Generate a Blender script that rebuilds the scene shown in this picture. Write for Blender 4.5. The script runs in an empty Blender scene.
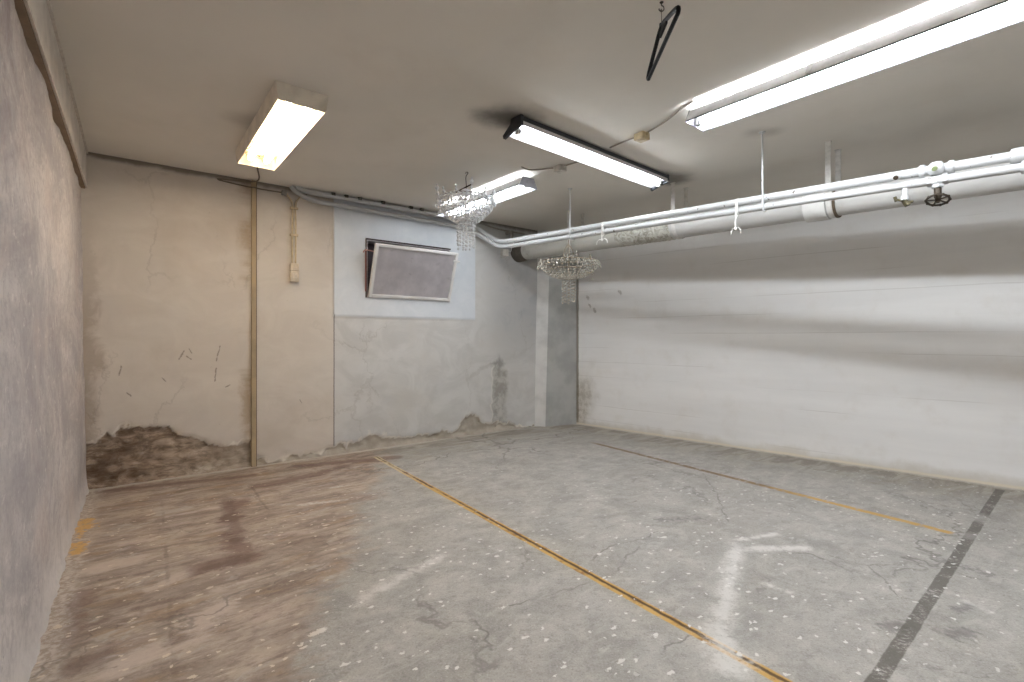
import bpy, math, random
import numpy as np
from mathutils import Vector, noise as mnoise

random.seed(7)
C = bpy.context.scene.collection
PI = math.pi
CAM_Z = 1.1
CEIL = 2.447          # ceiling height
F = 483.556           # focal length in pixels of a 1024 px wide frame (17 mm lens)

# ------------------------------------------------------------------ helpers
def lin(c):
    c /= 255.0
    return c / 12.92 if c <= 0.04045 else ((c + 0.055) / 1.055) ** 2.4
def rgb(r, g, b):
    return (lin(r), lin(g), lin(b), 1.0)

def floor_at(u, v):
    """where a spot of the photograph lies on the floor (metres)"""
    d = CAM_Z * F / (v - 338.0)
    return ((u - 512.0) / F * d, d)

class MB:
    """collects geometry; build() links it as ONE mesh object"""
    def __init__(s):
        s.v = []; s.f = []
    def add(s, vs, fs):
        o = len(s.v)
        s.v += [tuple(p) for p in vs]
        s.f += [tuple(i + o for i in f) for f in fs]
        return s
    def box(s, x0, x1, y0, y1, z0, z1):
        vs = [(x0,y0,z0),(x1,y0,z0),(x1,y1,z0),(x0,y1,z0),(x0,y0,z1),(x1,y0,z1),(x1,y1,z1),(x0,y1,z1)]
        return s.add(vs, [(0,3,2,1),(4,5,6,7),(0,1,5,4),(1,2,6,5),(2,3,7,6),(3,0,4,7)])
    def prism(s, prof, x0, x1):
        """profile of (y, z) points swept along x"""
        n = len(prof)
        vs = [(x0, y, z) for y, z in prof] + [(x1, y, z) for y, z in prof]
        fs = [tuple(range(n))[::-1], tuple(range(n, 2 * n))]
        for i in range(n):
            j = (i + 1) % n
            fs.append((i, j, n + j, n + i))
        return s.add(vs, fs)
    def sheet(s, line, th, x0, x1):
        """open polyline of (y, z) given a thickness and swept along x: bent sheet metal"""
        n = len(line); off = []
        for i, (y, z) in enumerate(line):
            a = line[max(i - 1, 0)]; b = line[min(i + 1, n - 1)]
            dy, dz = b[0] - a[0], b[1] - a[1]
            l = math.hypot(dy, dz) or 1
            off.append((y - dz / l * th, z + dy / l * th))
        for i in range(n - 1):
            s.prism([line[i], line[i + 1], off[i + 1], off[i]], x0, x1)
        return s
    def tube(s, pts, r, seg=12, cap=True, closed=False):
        pts = [Vector(p) for p in pts]
        n = len(pts)
        rs = r if isinstance(r, (list, tuple)) else [r] * n
        up = None; rings = []
        for i, p in enumerate(pts):
            if closed:
                d = pts[(i + 1) % n] - pts[i - 1]
            else:
                d = pts[min(i + 1, n - 1)] - pts[max(i - 1, 0)]
            d.normalize()
            if up is None:
                up = Vector((0, 0, 1)) if abs(d.z) < 0.9 else Vector((1, 0, 0))
            a = up - d * up.dot(d)
            if a.length < 1e-5:
                a = d.orthogonal()
            a.normalize(); up = a
            b = d.cross(a)
            rings.append([p + (a * math.cos(2*PI*k/seg) + b * math.sin(2*PI*k/seg)) * rs[i] for k in range(seg)])
        vs = [q for ring in rings for q in ring]; fs = []
        for i in range(n if closed else n - 1):
            j = (i + 1) % n
            for k in range(seg):
                m = (k + 1) % seg
                fs.append((i*seg + k, i*seg + m, j*seg + m, j*seg + k))
        if cap and not closed:
            fs.append(tuple(range(seg))[::-1]); fs.append(tuple((n-1)*seg + k for k in range(seg)))
        return s.add(vs, fs)
    def ring(s, c, R, r, seg=32, tseg=6, axis='z'):
        pts = []
        for k in range(seg):
            a = 2 * PI * k / seg
            x, y = R * math.cos(a), R * math.sin(a)
            pts.append((c[0] + x, c[1] + y, c[2]) if axis == 'z' else (c[0], c[1] + x, c[2] + y) if axis == 'x' else (c[0] + x, c[1], c[2] + y))
        return s.tube(pts, r, tseg, closed=True)
    def lathe(s, prof, c=(0,0,0), seg=20):
        """(r, z) profile turned about the vertical through c"""
        vs = []; n = len(prof)
        for r, z in prof:
            for k in range(seg):
                a = 2 * PI * k / seg
                vs.append((c[0] + r * math.cos(a), c[1] + r * math.sin(a), c[2] + z))
        fs = []
        for i in range(n - 1):
            for k in range(seg):
                m = (k + 1) % seg
                fs.append((i*seg + k, i*seg + m, (i+1)*seg + m, (i+1)*seg + k))
        fs.append(tuple(range(seg))[::-1]); fs.append(tuple((n-1)*seg + k for k in range(seg)))
        return s.add(vs, fs)
    def bead(s, c, r, st=1.25, seg=6):
        """cut-glass bead: two faceted cones and a girdle"""
        x, y, z = c
        vs = [(x, y, z + r*st), (x, y, z - r*st)]
        for k in range(seg):
            a = 2 * PI * k / seg
            vs.append((x + r*math.cos(a), y + r*math.sin(a), z))
        fs = []
        for k in range(seg):
            m = (k + 1) % seg
            fs += [(0, 2 + k, 2 + m), (1, 2 + m, 2 + k)]
        return s.add(vs, fs)
    def build(s, name, m, parent=None, smooth=False, bevel=0.0):
        me = bpy.data.meshes.new(name)
        me.from_pydata([tuple(p) for p in s.v], [], s.f)
        me.validate(); me.update()
        me.materials.append(m)
        if smooth:
            me.shade_smooth()
            me.set_sharp_from_angle(angle=math.radians(38))
        o = bpy.data.objects.new(name, me)
        C.objects.link(o)
        if bevel:
            b = o.modifiers.new('edge', 'BEVEL'); b.width = bevel; b.segments = 2; b.limit_method = 'ANGLE'
        if parent: o.parent = parent
        return o

def tag(o, label=None, cat=None, group=None, kind=None):
    if label: o['label'] = label
    if cat: o['category'] = cat
    if group: o['group'] = group
    if kind: o['kind'] = kind
    return o
def thing(name, label, cat, loc=(0,0,0), rz=0.0, group=None):
    o = bpy.data.objects.new(name, None); C.objects.link(o)
    o.location = loc; o.rotation_euler = (0, 0, rz); o.empty_display_size = 0.1
    return tag(o, label, cat, group)
def smooth_path(pts, n=6):
    """Catmull-Rom through the points"""
    P = [Vector(p) for p in pts]; out = []
    for i in range(len(P) - 1):
        a = P[max(i-1,0)]; b = P[i]; c = P[i+1]; d = P[min(i+2,len(P)-1)]
        for k in range(n):
            t = k / n
            out.append(0.5*((2*b) + (c-a)*t + (2*a-5*b+4*c-d)*t*t + (3*b-a-3*c+d)*t**3))
    out.append(P[-1])
    return out
def sstep(a, b, x):
    t = min(1, max(0, (x - a) / (b - a))); return t*t*(3-2*t)
def interp(tab, x):
    if x <= tab[0][0]: return tab[0][1]
    for (a, p), (b, q) in zip(tab, tab[1:]):
        if x <= b: return p + (q - p) * (x - a) / (b - a)
    return tab[-1][1]

# ------------------------------------------------------------------ node helpers
class S:
    """a shader socket with arithmetic"""
    def __init__(s, g, k): s.g = g; s.k = k
    def __add__(s, o): return s.g.m('ADD', s, o)
    __radd__ = __add__
    def __sub__(s, o): return s.g.m('SUBTRACT', s, o)
    def __rsub__(s, o): return s.g.m('SUBTRACT', o, s)
    def __mul__(s, o): return s.g.m('MULTIPLY', s, o)
    __rmul__ = __mul__
    def __truediv__(s, o): return s.g.m('DIVIDE', s, o)
class G:
    def __init__(s, name):
        s.mat = bpy.data.materials.new(name); s.mat.use_nodes = True
        s.nt = s.mat.node_tree; s.n = s.nt.nodes
        s.n.clear()
        s.out = s.n.new('ShaderNodeOutputMaterial')
        s.bsdf = s.n.new('ShaderNodeBsdfPrincipled')
        s.nt.links.new(s.bsdf.outputs[0], s.out.inputs[0])
        s._tc = None
    def put(s, sock, val):
        if isinstance(val, S): s.nt.links.new(val.k, sock)
        elif isinstance(val, (tuple, list)) and sock.type == 'VECTOR': sock.default_value = tuple(val)[:3]
        elif isinstance(val, (tuple, list)): sock.default_value = val
        else: sock.default_value = val
    def m(s, op, a, b=0.0, c=None, clamp=False):
        n = s.n.new('ShaderNodeMath'); n.operation = op; n.use_clamp = clamp
        s.put(n.inputs[0], a); s.put(n.inputs[1], b)
        if c is not None: s.put(n.inputs[2], c)
        return S(s, n.outputs[0])
    def mx(s, a, b): return s.m('MAXIMUM', a, b)
    def mn(s, a, b): return s.m('MINIMUM', a, b)
    def sat(s, a): return s.m('ADD', a, 0.0, clamp=True)
    def ss(s, e0, e1, x):
        n = s.n.new('ShaderNodeMapRange'); n.interpolation_type = 'SMOOTHSTEP'
        flip = e0 > e1
        if flip: e0, e1 = e1, e0
        s.put(n.inputs['Value'], x)
        n.inputs['From Min'].default_value = e0; n.inputs['From Max'].default_value = e1
        n.inputs['To Min'].default_value = 1.0 if flip else 0.0
        n.inputs['To Max'].default_value = 0.0 if flip else 1.0
        return S(s, n.outputs[0])
    def coord(s):
        if s._tc is None: s._tc = S(s, s.n.new('ShaderNodeTexCoord').outputs['Object'])
        return s._tc
    def xyz(s, v=None):
        n = s.n.new('ShaderNodeSeparateXYZ'); s.put(n.inputs[0], v or s.coord())
        return tuple(S(s, n.outputs[i]) for i in range(3))
    def vec(s, x, y, z=0.0):
        n = s.n.new('ShaderNodeCombineXYZ')
        for i, a in enumerate((x, y, z)): s.put(n.inputs[i], a)
        return S(s, n.outputs[0])
    def noise(s, scale, detail=4, rough=0.55, v=None, dist=0.0):
        n = s.n.new('ShaderNodeTexNoise'); s.put(n.inputs['Vector'], v or s.coord())
        n.inputs['Scale'].default_value = scale; n.inputs['Detail'].default_value = detail
        n.inputs['Roughness'].default_value = rough; n.inputs['Distortion'].default_value = dist
        return S(s, n.outputs[0])
    def vor(s, scale, feature='F1', v=None, out='Distance', rnd=1.0):
        n = s.n.new('ShaderNodeTexVoronoi'); n.feature = feature; s.put(n.inputs['Vector'], v or s.coord())
        n.inputs['Scale'].default_value = scale
        n.inputs['Randomness'].default_value = rnd
        return S(s, n.outputs[out]), n
    def mix(s, f, a, b):
        n = s.n.new('ShaderNodeMix'); n.data_type = 'RGBA'
        s.put(n.inputs[0], f); s.put(n.inputs[6], a); s.put(n.inputs[7], b)
        return S(s, n.outputs[2])
    def attr(s, name):
        n = s.n.new('ShaderNodeAttribute'); n.attribute_name = name
        return S(s, n.outputs['Fac'])
    def seg(s, x, y, a, b):
        """distance to the segment a-b and the position along it, 0 to 1"""
        dx, dy = b[0]-a[0], b[1]-a[1]; L = dx*dx + dy*dy
        px, py = x - a[0], y - a[1]
        t = s.sat((px*dx + py*dy) / L)
        ex, ey = px - t*dx, py - t*dy
        return s.m('SQRT', ex*ex + ey*ey), t
    def line(s, x, y, a, b):
        """signed distance across an endless line and metres along it from a"""
        dx, dy = b[0]-a[0], b[1]-a[1]; l = math.hypot(dx, dy); dx /= l; dy /= l
        px, py = x - a[0], y - a[1]
        return px*dy - py*dx, px*dx + py*dy
    def bump(s, h, strength=0.3, dist=0.01):
        n = s.n.new('ShaderNodeBump'); n.inputs['Strength'].default_value = strength; n.inputs['Distance'].default_value = dist
        s.put(n.inputs['Height'], h)
        s.nt.links.new(n.outputs[0], s.bsdf.inputs['Normal'])
    def set(s, **k):
        names = dict(color='Base Color', rough='Roughness', metal='Metallic', trans='Transmission Weight', ior='IOR', spec='Specular IOR Level',
                     emit='Emission Color', power='Emission Strength', alpha='Alpha')
        for a, v in k.items(): s.put(s.bsdf.inputs[names[a]], v)
        return s.mat

def plain(name, col, rough=0.5, metal=0.0, spec=0.4, wear=None, wear_amt=0.5, scale=30):
    g = G(name)
    c = rgb(*col)
    n = g.noise(scale, 4)
    dark = tuple(x*0.8 for x in c[:3]) + (1,)
    cc = g.mix(g.ss(0.35, 0.7, n), c, dark)
    if wear:
        w = g.ss(1 - wear_amt*0.5, 1 - wear_amt*0.5 + 0.03, g.noise(55, 3, 0.6) + 0.0)
        cc = g.mix(w, cc, rgb(*wear))
    return g.set(color=cc, rough=rough, metal=metal, spec=spec)
def glow(name, col, power):
    g = G(name)
    return g.set(color=(0.8,0.8,0.8,1), emit=col, power=power, rough=0.4)

# ------------------------------------------------------------------ the plan of the room
A = Vector((-3.069, 3.498))                 # far left corner
EB = Vector((0.797, 0.604)).normalized()    # along the back wall
NB = Vector((EB.y, -EB.x))                  # out of it, into the room
EL = Vector((0.6146, -0.7888)).normalized() # along the left wall towards the viewer
NL = Vector((-EL.y, EL.x))
CR = Vector((0.679, 6.339))                 # far right corner
ER = Vector((0.7294, -0.684)).normalized()
NR = Vector((ER.y, -ER.x))
LB = (CR - A).length
LL, LR = 3.3, 8.6
B1 = A + EL * LL
B2 = B1 - NL * 1.5
D = CR + ER * LR
def hit(p, d, q, e):
    """where the line p + s d meets the line q + t e"""
    den = d.x * e.y - d.y * e.x
    w = q - p
    return p + d * ((w.x * e.y - w.y * e.x) / den)
E = hit(B2, EL, D, EB)
room = [A, B1, B2, E, D, CR]

def back_at(u, v):
    """metres along the back wall and height of a spot of the photograph on it"""
    k = (u - 512.0) / F
    t = (k*A.y - A.x) / (EB.x - k*EB.y)
    return (t, CAM_Z - (v - 338.0) / F * (A.y + EB.y*t))
# ------------------------------------------------------------------ materials of the shell
def mat_floor():
    g = G('floor_concrete'); x, y, z = g.xyz()
    ux, uy = EB.x, EB.y
    al = x*ux + y*uy; ac = x*(-uy) + y*ux              # along / across the back wall
    big = g.noise(1.1, 5, 0.6); mid = g.noise(4.5, 6, 0.65, dist=0.6); fine = g.noise(38, 4, 0.7)
    streak = g.noise(1.0, 6, 0.65, v=g.vec(al*2.2, ac*7.5, 0.0), dist=0.8)
    col = g.mix(g.ss(0.3, 0.7, mid), rgb(153,150,145), rgb(182,178,172))
    col = g.mix(g.ss(0.45, 0.75, big)*0.6, col, rgb(146,141,134))
    col = g.mix(g.ss(0.5, 0.72, streak)*0.45, col, rgb(190,187,181))
    col = g.mix(g.ss(0.50, 0.72, fine)*0.45, col, rgb(122,119,114))
    grit = g.noise(130, 3, 0.75); sand = g.noise(15, 6, 0.75)
    col = g.mix(g.ss(0.48, 0.66, sand)*0.4, col, rgb(134,130,124))
    col = g.mix(g.ss(0.5, 0.68, g.noise(8, 6, 0.75, v=g.vec(al*0.8, ac*2.0, 21.0), dist=1.0))*0.4, col, rgb(196,193,188))
    col = g.mix(g.ss(0.56, 0.66, grit)*0.35, col, rgb(208,206,202))
    col = g.mix(g.ss(0.46, 0.34, grit)*0.4, col, rgb(108,104,99))
    # dirtier strip towards the far corner and along the right wall
    dR = (x - CR.x)*NR.x + (y - CR.y)*NR.y
    dB = (x - A.x)*NB.x + (y - A.y)*NB.y
    dL = (x - A.x)*NL.x + (y - A.y)*NL.y
    dirt = g.ss(0.75, 0.1, g.mn(dR, dB) - (mid - 0.5)*1.6)
    col = g.mix(dirt*0.7, col, g.mix(g.ss(0.4, 0.6, streak), rgb(126,118,104), rgb(168,162,150)))
    # worn brown screed on the left
    edge, _ = g.line(x, y, floor_at(392, 452), floor_at(322, 690))
    e2 = edge*(1.0) + (g.noise(2.6, 5, 0.65) - 0.5)*0.75 + (streak - 0.5)*0.35
    brown = g.ss(-0.03, 0.17, e2)
    bc = g.mix(g.ss(0.36, 0.64, streak), rgb(136,116,102), rgb(188,170,154))
    bc = g.mix(g.ss(0.55, 0.7, g.noise(2.4, 5, 0.6, v=g.vec(al, ac*2.6, 4.0)))*0.7, bc, rgb(190,168,160))
    bc = g.mix(g.ss(0.53, 0.66, g.noise(2.2, 6, 0.62, v=g.vec(al*1.3, ac*3.0, 9.0)))*0.75, bc, rgb(158,128,96))
    bc = g.mix(g.ss(0.5, 0.62, g.noise(7.0, 5, 0.7, v=g.vec(al*1.0, ac*3.4, 2.0)))*0.5, bc, rgb(98,72,58))
    bc = g.mix(g.ss(0.56, 0.66, g.noise(14.0, 4, 0.7, v=g.vec(al*1.0, ac*2.4, 6.0)))*0.5, bc, rgb(206,192,176))
    bc = g.mix(g.ss(.5, .7, sand)*0.5, bc, rgb(112,92,80))
    bc = g.mix(g.ss(.55, .68, g.noise(3.2, 6, 0.7, v=g.vec(al*1.2, ac*2.2, 31.0), dist=.8))*0.8, bc, rgb(186,176,168))
    bc = g.mix(g.ss(.56, .66, g.noise(4.6, 6, 0.7, v=g.vec(al*0.9, ac*3.0, 37.0), dist=.5))*0.6, bc, rgb(104,78,70))
    bc = g.mix(g.ss(0.0, 0.8, g.attr('dark_patch') + (streak - .5)*2.4 + (sand - .5)*2.2)*0.8, bc, rgb(104,76,66))
    bc = g.mix(g.ss(0.0, 0.8, g.attr('pale_patch') + (streak - .5)*2.4 + (sand - .5)*2.2)*0.85, bc, rgb(206,189,178))
    col = g.mix(brown*0.72, col, bc)
    # liver-coloured patches along the rim of the brown screed
    rp = g.ss(0.0, 0.75, g.attr('liver') + (streak - 0.5)*3.4 + (mid - 0.5)*2.0 + (sand - .5)*1.2)
    col = g.mix(rp*0.6, col, g.mix(fine, rgb(74,50,44), rgb(120,88,80)))
    # saw cuts making bays in the brown part
    for (p, q) in (((162,500),(176,690)), ((252,487),(275,520))):
        d, t = g.seg(x, y, floor_at(*p), floor_at(*q))
        col = g.mix(g.ss(0.012, 0.004, d + (fine - 0.5)*0.03)*g.ss(.4, .6, mid)*0.4, col, rgb(98,84,74))
    # white and ochre crumbs along the left wall
    cr = g.ss(0.11, 0.03, dL + (g.noise(9, 5, 0.7) - 0.5)*0.13)
    col = g.mix(cr*0.8, col, g.mix(g.ss(0.4, 0.62, fine), rgb(168,155,143), rgb(208,200,193)))
    col = g.mix(g.ss(0.0, 0.6, g.attr('ochre') + (fine - .5)*3.2 + (mid - .5)*3.0)*0.75, col, rgb(212,164,80))
    # white dust against the other two walls
    wd = g.ss(0.075, 0.015, g.mn(dR, dB) + (g.noise(7, 5, 0.7) - 0.5)*0.13)
    col = g.mix(wd*0.7, col, rgb(206,200,190))
    # hairline cracks
    wx = g.noise(3.0, 4, 0.6); wy = g.noise(3.0, 4, 0.6, v=g.vec(x + 7.3, y - 2.1, 3.0))
    cv = g.vec(x + (wx - 0.5)*0.7, y + (wy - 0.5)*0.7, 0.0)
    ed, _ = g.vor(0.62, 'DISTANCE_TO_EDGE', v=cv)
    crack = g.ss(0.012, 0.002, ed) * g.ss(0.46, 0.6, g.noise(0.9, 2, v=g.vec(x, y, 5.0)))
    ed2, _ = g.vor(1.7, 'DISTANCE_TO_EDGE', v=g.vec(x + (wx - 0.5)*0.5, y + (wy - 0.5)*0.5, 2.0))
    crack = g.mx(crack, g.ss(0.014, 0.003, ed2) * g.ss(0.55, 0.66, g.noise(1.3, 2, v=g.vec(x, y, 8.0))) * 0.6)
    for pts in ([(704,474),(714,490),(719,497),(722,510),(730,522)], [(830,556),(868,566),(905,560),(922,566)], [(868,566),(893,586),(900,596)],
                [(512,606),(560,592),(610,578),(640,548)], [(590,560),(622,545),(660,532)], [(700,628),(660,655)], [(930,566),(985,582),(1024,592)]):
        for p, q in zip(pts, pts[1:]):
            d, t = g.seg(x + (mid - .5)*.14 + (fine - .5)*.02, y + (fine - .5)*.04 + (wx - .5)*.22, floor_at(*p), floor_at(*q))
            crack = g.mx(crack, g.ss(0.008, 0.002, d)*g.ss(.36, .56, mid))
    col = g.mix(crack*0.5, col, rgb(96,91,84))
    # dark scuffs
    sc = g.ss(0.66, 0.71, g.noise(5.5, 5, 0.7, v=g.vec(al*0.8, ac*2.2, 12.0)))
    col = g.mix(sc*0.45, col, rgb(104,98,92))
    col = g.mix(g.ss(0.0, 0.8, g.attr('scuff') + (fine - .5)*3.0 + (mid - .5)*3.0 + (grit - .5)*2.0)*0.5, col, rgb(86,83,82))
    # yellow bay line with its rusty joint
    ya, yb = floor_at(376, 457), floor_at(786, 683)
    d, t = g.line(x, y, ya, yb)
    L = math.hypot(yb[0]-ya[0], yb[1]-ya[1])
    dj = d + (g.noise(6, 4, 0.7) - 0.5)*0.012
    on = g.ss(-0.04, 0.02, t + (mid - .5)*.1) * g.ss(L + 1.5, L + 1.4, t)
    body = g.ss(0.029, 0.021, g.m('ABSOLUTE', dj)) * on
    far = g.ss(1.25, 0.2, t)
    yc = g.mix(far, rgb(200,160,84), rgb(206,192,158))
    yc = g.mix(g.ss(0.5, 0.66, g.noise(9, 5, 0.7)), yc, rgb(150,106,44))
    wear = g.ss(0.70, 0.60, g.noise(26, 4, 0.7))
    col = g.mix(body*wear*0.92, col, yc)
    rust = g.ss(0.013, 0.004, g.m('ABSOLUTE', d + 0.006 + (g.noise(14, 4, .7) - .5)*0.016)) * on
    rust = rust * g.ss(0.36, 0.58, g.noise(3.2, 4, 0.7, v=g.vec(x, y, 3.3)) + g.ss(1.2, 2.9, t)*0.22)
    col = g.mix(rust*0.92, col, rgb(74,50,26))
    # second bay line, scuffed away at its far end
    ya2, yb2 = floor_at(588, 441.5), floor_at(953, 533.5)
    d2, t2 = g.line(x, y, ya2, yb2)
    L2 = math.hypot(yb2[0]-ya2[0], yb2[1]-ya2[1])
    d2j = g.m('ABSOLUTE', d2 + (g.noise(6, 4, 0.7) - 0.5)*0.016)
    on2 = g.ss(0.0, 0.2, t2) * g.ss(L2 + .01, L2 - .02, t2)
    b2 = g.ss(0.032, 0.022, d2j) * on2
    y2c = g.mix(g.ss(1.5, 2.3, t2 + (mid - .5)*1.0), rgb(118,94,62), rgb(198,156,76))
    col = g.mix(b2 * g.ss(0.66, 0.52, g.noise(22, 4, 0.7))*0.88, col, y2c)
    # tarry dark strip
    da, db = floor_at(1000, 490), floor_at(866, 697)
    d3, t3 = g.line(x, y, da, db)
    b3 = g.ss(0.027, 0.021, g.m('ABSOLUTE', d3 + (g.noise(12, 4, .7) - .5)*.012)) * g.ss(-0.03, 0.0, t3)
    sp = g.ss(0.64, 0.5, g.noise(60, 3, 0.8) *0.6 + g.noise(8, 4, 0.7)*0.4)
    gap = g.ss(0.06, 0.13, g.m('ABSOLUTE', t3 - 0.86 + (fine-.5)*.1))*0.8 + 0.2
    gap2 = g.ss(0.03, 0.09, g.m('ABSOLUTE', t3 - 1.28 + (fine-.5)*.1))*0.5 + 0.5
    col = g.mix(b3*sp*gap*gap2*0.8, col, rgb(84,79,72))
    # chalky smears
    pw = g.ss(0.0, 0.95, g.attr('smear') + (sand - .5)*1.4 + (mid - .5)*1.3 + (fine - .5)*0.8)
    pw = pw * g.ss(0.36, 0.60, grit*0.35 + fine*0.3 + sand*0.35 + pw*0.10) * 0.68
    col = g.mix(pw, col, rgb(228,226,222))
    # paint flakes, large few and small many
    fl = None
    for (sc_, r0, keep, st, zz) in ((2.6, .085, .42, 1.9, 0.0), (5.0, .11, .5, 1.7, 3.0), (10.0, .14, .78, 1.5, 6.0), (22.0, .22, .85, 1.3, 9.0)):
        wv = g.vec(al*1.0 + (fine - .5)*.04 + (mid - .5)*.10, ac*st + (g.noise(30, 3, .7) - .5)*.05, zz)
        dv, n = g.vor(sc_, 'F1', v=wv)
        rnd = S(g, n.outputs['Color'])
        r, gg, b = g.xyz(rnd)
        pres = g.ss(keep, keep - .03, r)
        k = g.ss(r0, r0*.78, dv + (1.0 - b)*r0*.85 + (g.noise(40, 4, .75) - .5)*.2 + (g.noise(90, 3, .7) - .5)*.12) * pres
        fl = k if fl is None else g.mx(fl, k)
    dens = g.ss(0.44, 0.60, g.noise(0.9, 3, 0.6, v=g.vec(x, y, 1.0)) + g.ss(4.6, 1.8, y)*0.12)
    fl = fl * (dens*0.9 + 0.1) * g.ss(6.0, 2.2, y)
    col = g.mix(fl*0.85, col, g.mix(brown, rgb(224,222,218), rgb(216,204,188)))
    h = mid*0.5 + fine*0.25 + fl*0.25 - crack*0.8 - rust*0.5 + brown*streak*0.5
    g.bump(h, 0.35, 0.012)
    return g.set(color=col, rough=0.62, spec=0.3)

def mat_back():
    """x runs along the wall from the far left corner, z is height"""
    g = G('wall_back_plaster'); x, y, z = g.xyz()
    big = g.noise(1.3, 5, 0.6); mid = g.noise(5.0, 6, 0.65, dist=0.8); fine = g.noise(45, 4, 0.7)
    trowel = g.noise(2.2, 5, 0.65, v=g.vec(x*1.2, 0.0, z*1.8), dist=1.0)
    beige = g.mix(g.ss(0.3, 0.75, trowel), rgb(202,194,185), rgb(211,204,195))
    beige = g.mix(g.ss(0.5, 0.75, big)*0.6, beige, rgb(188,177,165))
    grey = g.mix(g.ss(0.35, 0.65, trowel), rgb(193,192,190), rgb(206,205,203))
    grey = g.mix(g.ss(0.5, 0.72, big)*0.55, grey, rgb(196,192,186))
    panel = g.mix(g.ss(0.35, 0.7, mid), rgb(207,212,218), rgb(215,219,224))
    isb = g.ss(1.752, 1.744, x)
    col = g.mix(isb, grey, beige)
    col = g.mix(g.attr('panel'), col, panel)
    # greyer plaster to the right of the painted field, stronger higher up
    rt = g.ss(3.2, 3.9, x) * g.ss(0.7, 1.3, z)
    col = g.mix(rt*(0.3 + 0.4*g.ss(.4, .65, trowel)), col, rgb(160,162,165))
    # thin trowel lines and cracks
    wx = g.noise(2.4, 5, 0.65); 
    ed, _ = g.vor(1.5, 'DISTANCE_TO_EDGE', v=g.vec(x + (wx - .5)*.5, 0.0, z*0.5 + (mid - .5)*.16))
    ck = g.ss(0.012, 0.002, ed) * g.ss(0.48, 0.62, g.noise(1.2, 2, v=g.vec(x, 4.0, z))) * (1 - g.attr('panel'))
    col = g.mix(ck*0.18, col, rgb(136,128,118))
    # rub marks and nicks
    nk = g.ss(0.70, 0.74, g.noise(7, 5, 0.75, v=g.vec(x*1.4, 2.0, z), dist=1.2)) * (1 - g.attr('panel'))
    col = g.mix(nk*0.5, col, rgb(96,84,72))
    # scratches and small nicks in the beige part
    for (u0, v0, u1, v1) in ((179,359,184,351), (186,356,191,359), (189,349,192,353), (216,361,220,346), (215,381,216,368), (162,378,165,381), (226,387,230,385), (119,375,121,366), (127,393,131,396), (300,400,302,403)):
        a0, a1 = back_at(u0, v0), back_at(u1, v1)
        d, t = g.seg(x + (mid - .5)*.03, z, a0, a1)
        col = g.mix(g.ss(0.007, 0.001, d + (fine - .5)*.02)*0.55, col, rgb(90,78,66))
    # brown tide mark beside the far left corner and beside the wooden strip
    tl = g.ss(0.085, 0.0, x + (mid - .5)*.3 + (g.noise(2.0, 4, .6, v=g.vec(0.0, 3.0, z)) - .5)*.3) * g.ss(2.2, 1.0, z)
    col = g.mix(tl*0.5, col, g.mix(fine, rgb(112,94,76), rgb(160,140,120)))
    ts = g.ss(0.09, 0.0, g.m('ABSOLUTE', x - 1.02) + (mid - .5)*.16 + (fine - .5)*.06) * g.ss(.42, .58, g.noise(2.2, 4, .6, v=g.vec(0.0, 1.0, z*1.6)))
    col = g.mix(ts*0.55, col, rgb(150,126,90))
    # dark ragged gap under the ceiling
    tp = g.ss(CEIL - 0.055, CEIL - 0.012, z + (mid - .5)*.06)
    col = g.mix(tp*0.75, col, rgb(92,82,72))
    # joint at the edge of the beige part
    jt = g.ss(0.008, 0.003, g.m('ABSOLUTE', x - 1.748 + (fine - .5)*.006)) * g.ss(1.34, 1.30, z)
    col = g.mix(jt*0.7, col, rgb(84,80,74))
    # grey vertical patch where the plaster was cut out
    dm = g.attr('patch')
    col = g.mix(dm*0.7, col, g.mix(g.ss(.38, .62, g.noise(7, 6, .7)), rgb(128,123,114), rgb(186,184,178)))
    col = g.mix(g.ss(.05, .3, dm)*g.ss(.7, .35, dm)*g.ss(3.66, 3.64, x)*.7, col, rgb(220,218,212))
    col = g.mix(g.ss(.12, .02, g.m('ABSOLUTE', z - .80) + (mid - .5)*.25 + g.m('ABSOLUTE', x - 3.66)*.8)*.6, col, rgb(104,100,94))
    # bare crumbling base
    dmg = g.attr('damage')
    rock = g.mix(g.ss(0.3, 0.68, g.noise(9, 6, 0.7, v=g.vec(x, 0.0, z*2.2), dist=1.0)), rgb(116,97,80), rgb(182,164,146))
    strata = g.noise(1.0, 6, 0.7, v=g.vec(x*3.0 , 5.0, z*15.0), dist=1.6)
    rock = g.mix(g.ss(0.5, 0.36, strata)*0.65, rock, rgb(92,74,60))
    rock = g.mix(g.ss(0.56, 0.68, strata)*0.6, rock, rgb(196,182,166))
    rock = g.mix(g.ss(0.53, 0.66, g.noise(5, 5, 0.7, v=g.vec(x + 4, 2.0, z*2.0)))*0.8, rock, rgb(196,182,166))
    rock = g.mix(g.ss(0.3, 1.6, x)*0.85, rock, g.mix(mid, rgb(150,142,128), rgb(200,194,184)))
    rock = g.mix(g.ss(0.62, 0.1, x)*g.ss(.42, .62, g.noise(3.4, 5, .65, v=g.vec(x, 7.0, z*1.6)))*0.7, rock, rgb(82,58,40))
    col = g.mix(g.ss(0.25, 0.6, dmg + (fine - .5)*.3), col, rock)
    rim = g.ss(0.02, 0.2, dmg) * g.ss(0.75, 0.3, dmg) * g.ss(.35, .6, mid)
    col = g.mix(rim*0.8, col, rgb(222,216,206))
    g.bump(trowel*0.15 + fine*0.12 + mid*0.22 - ck*0.4, 0.3, 0.010)
    return g.set(color=col, rough=0.85, spec=0.2)

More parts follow.
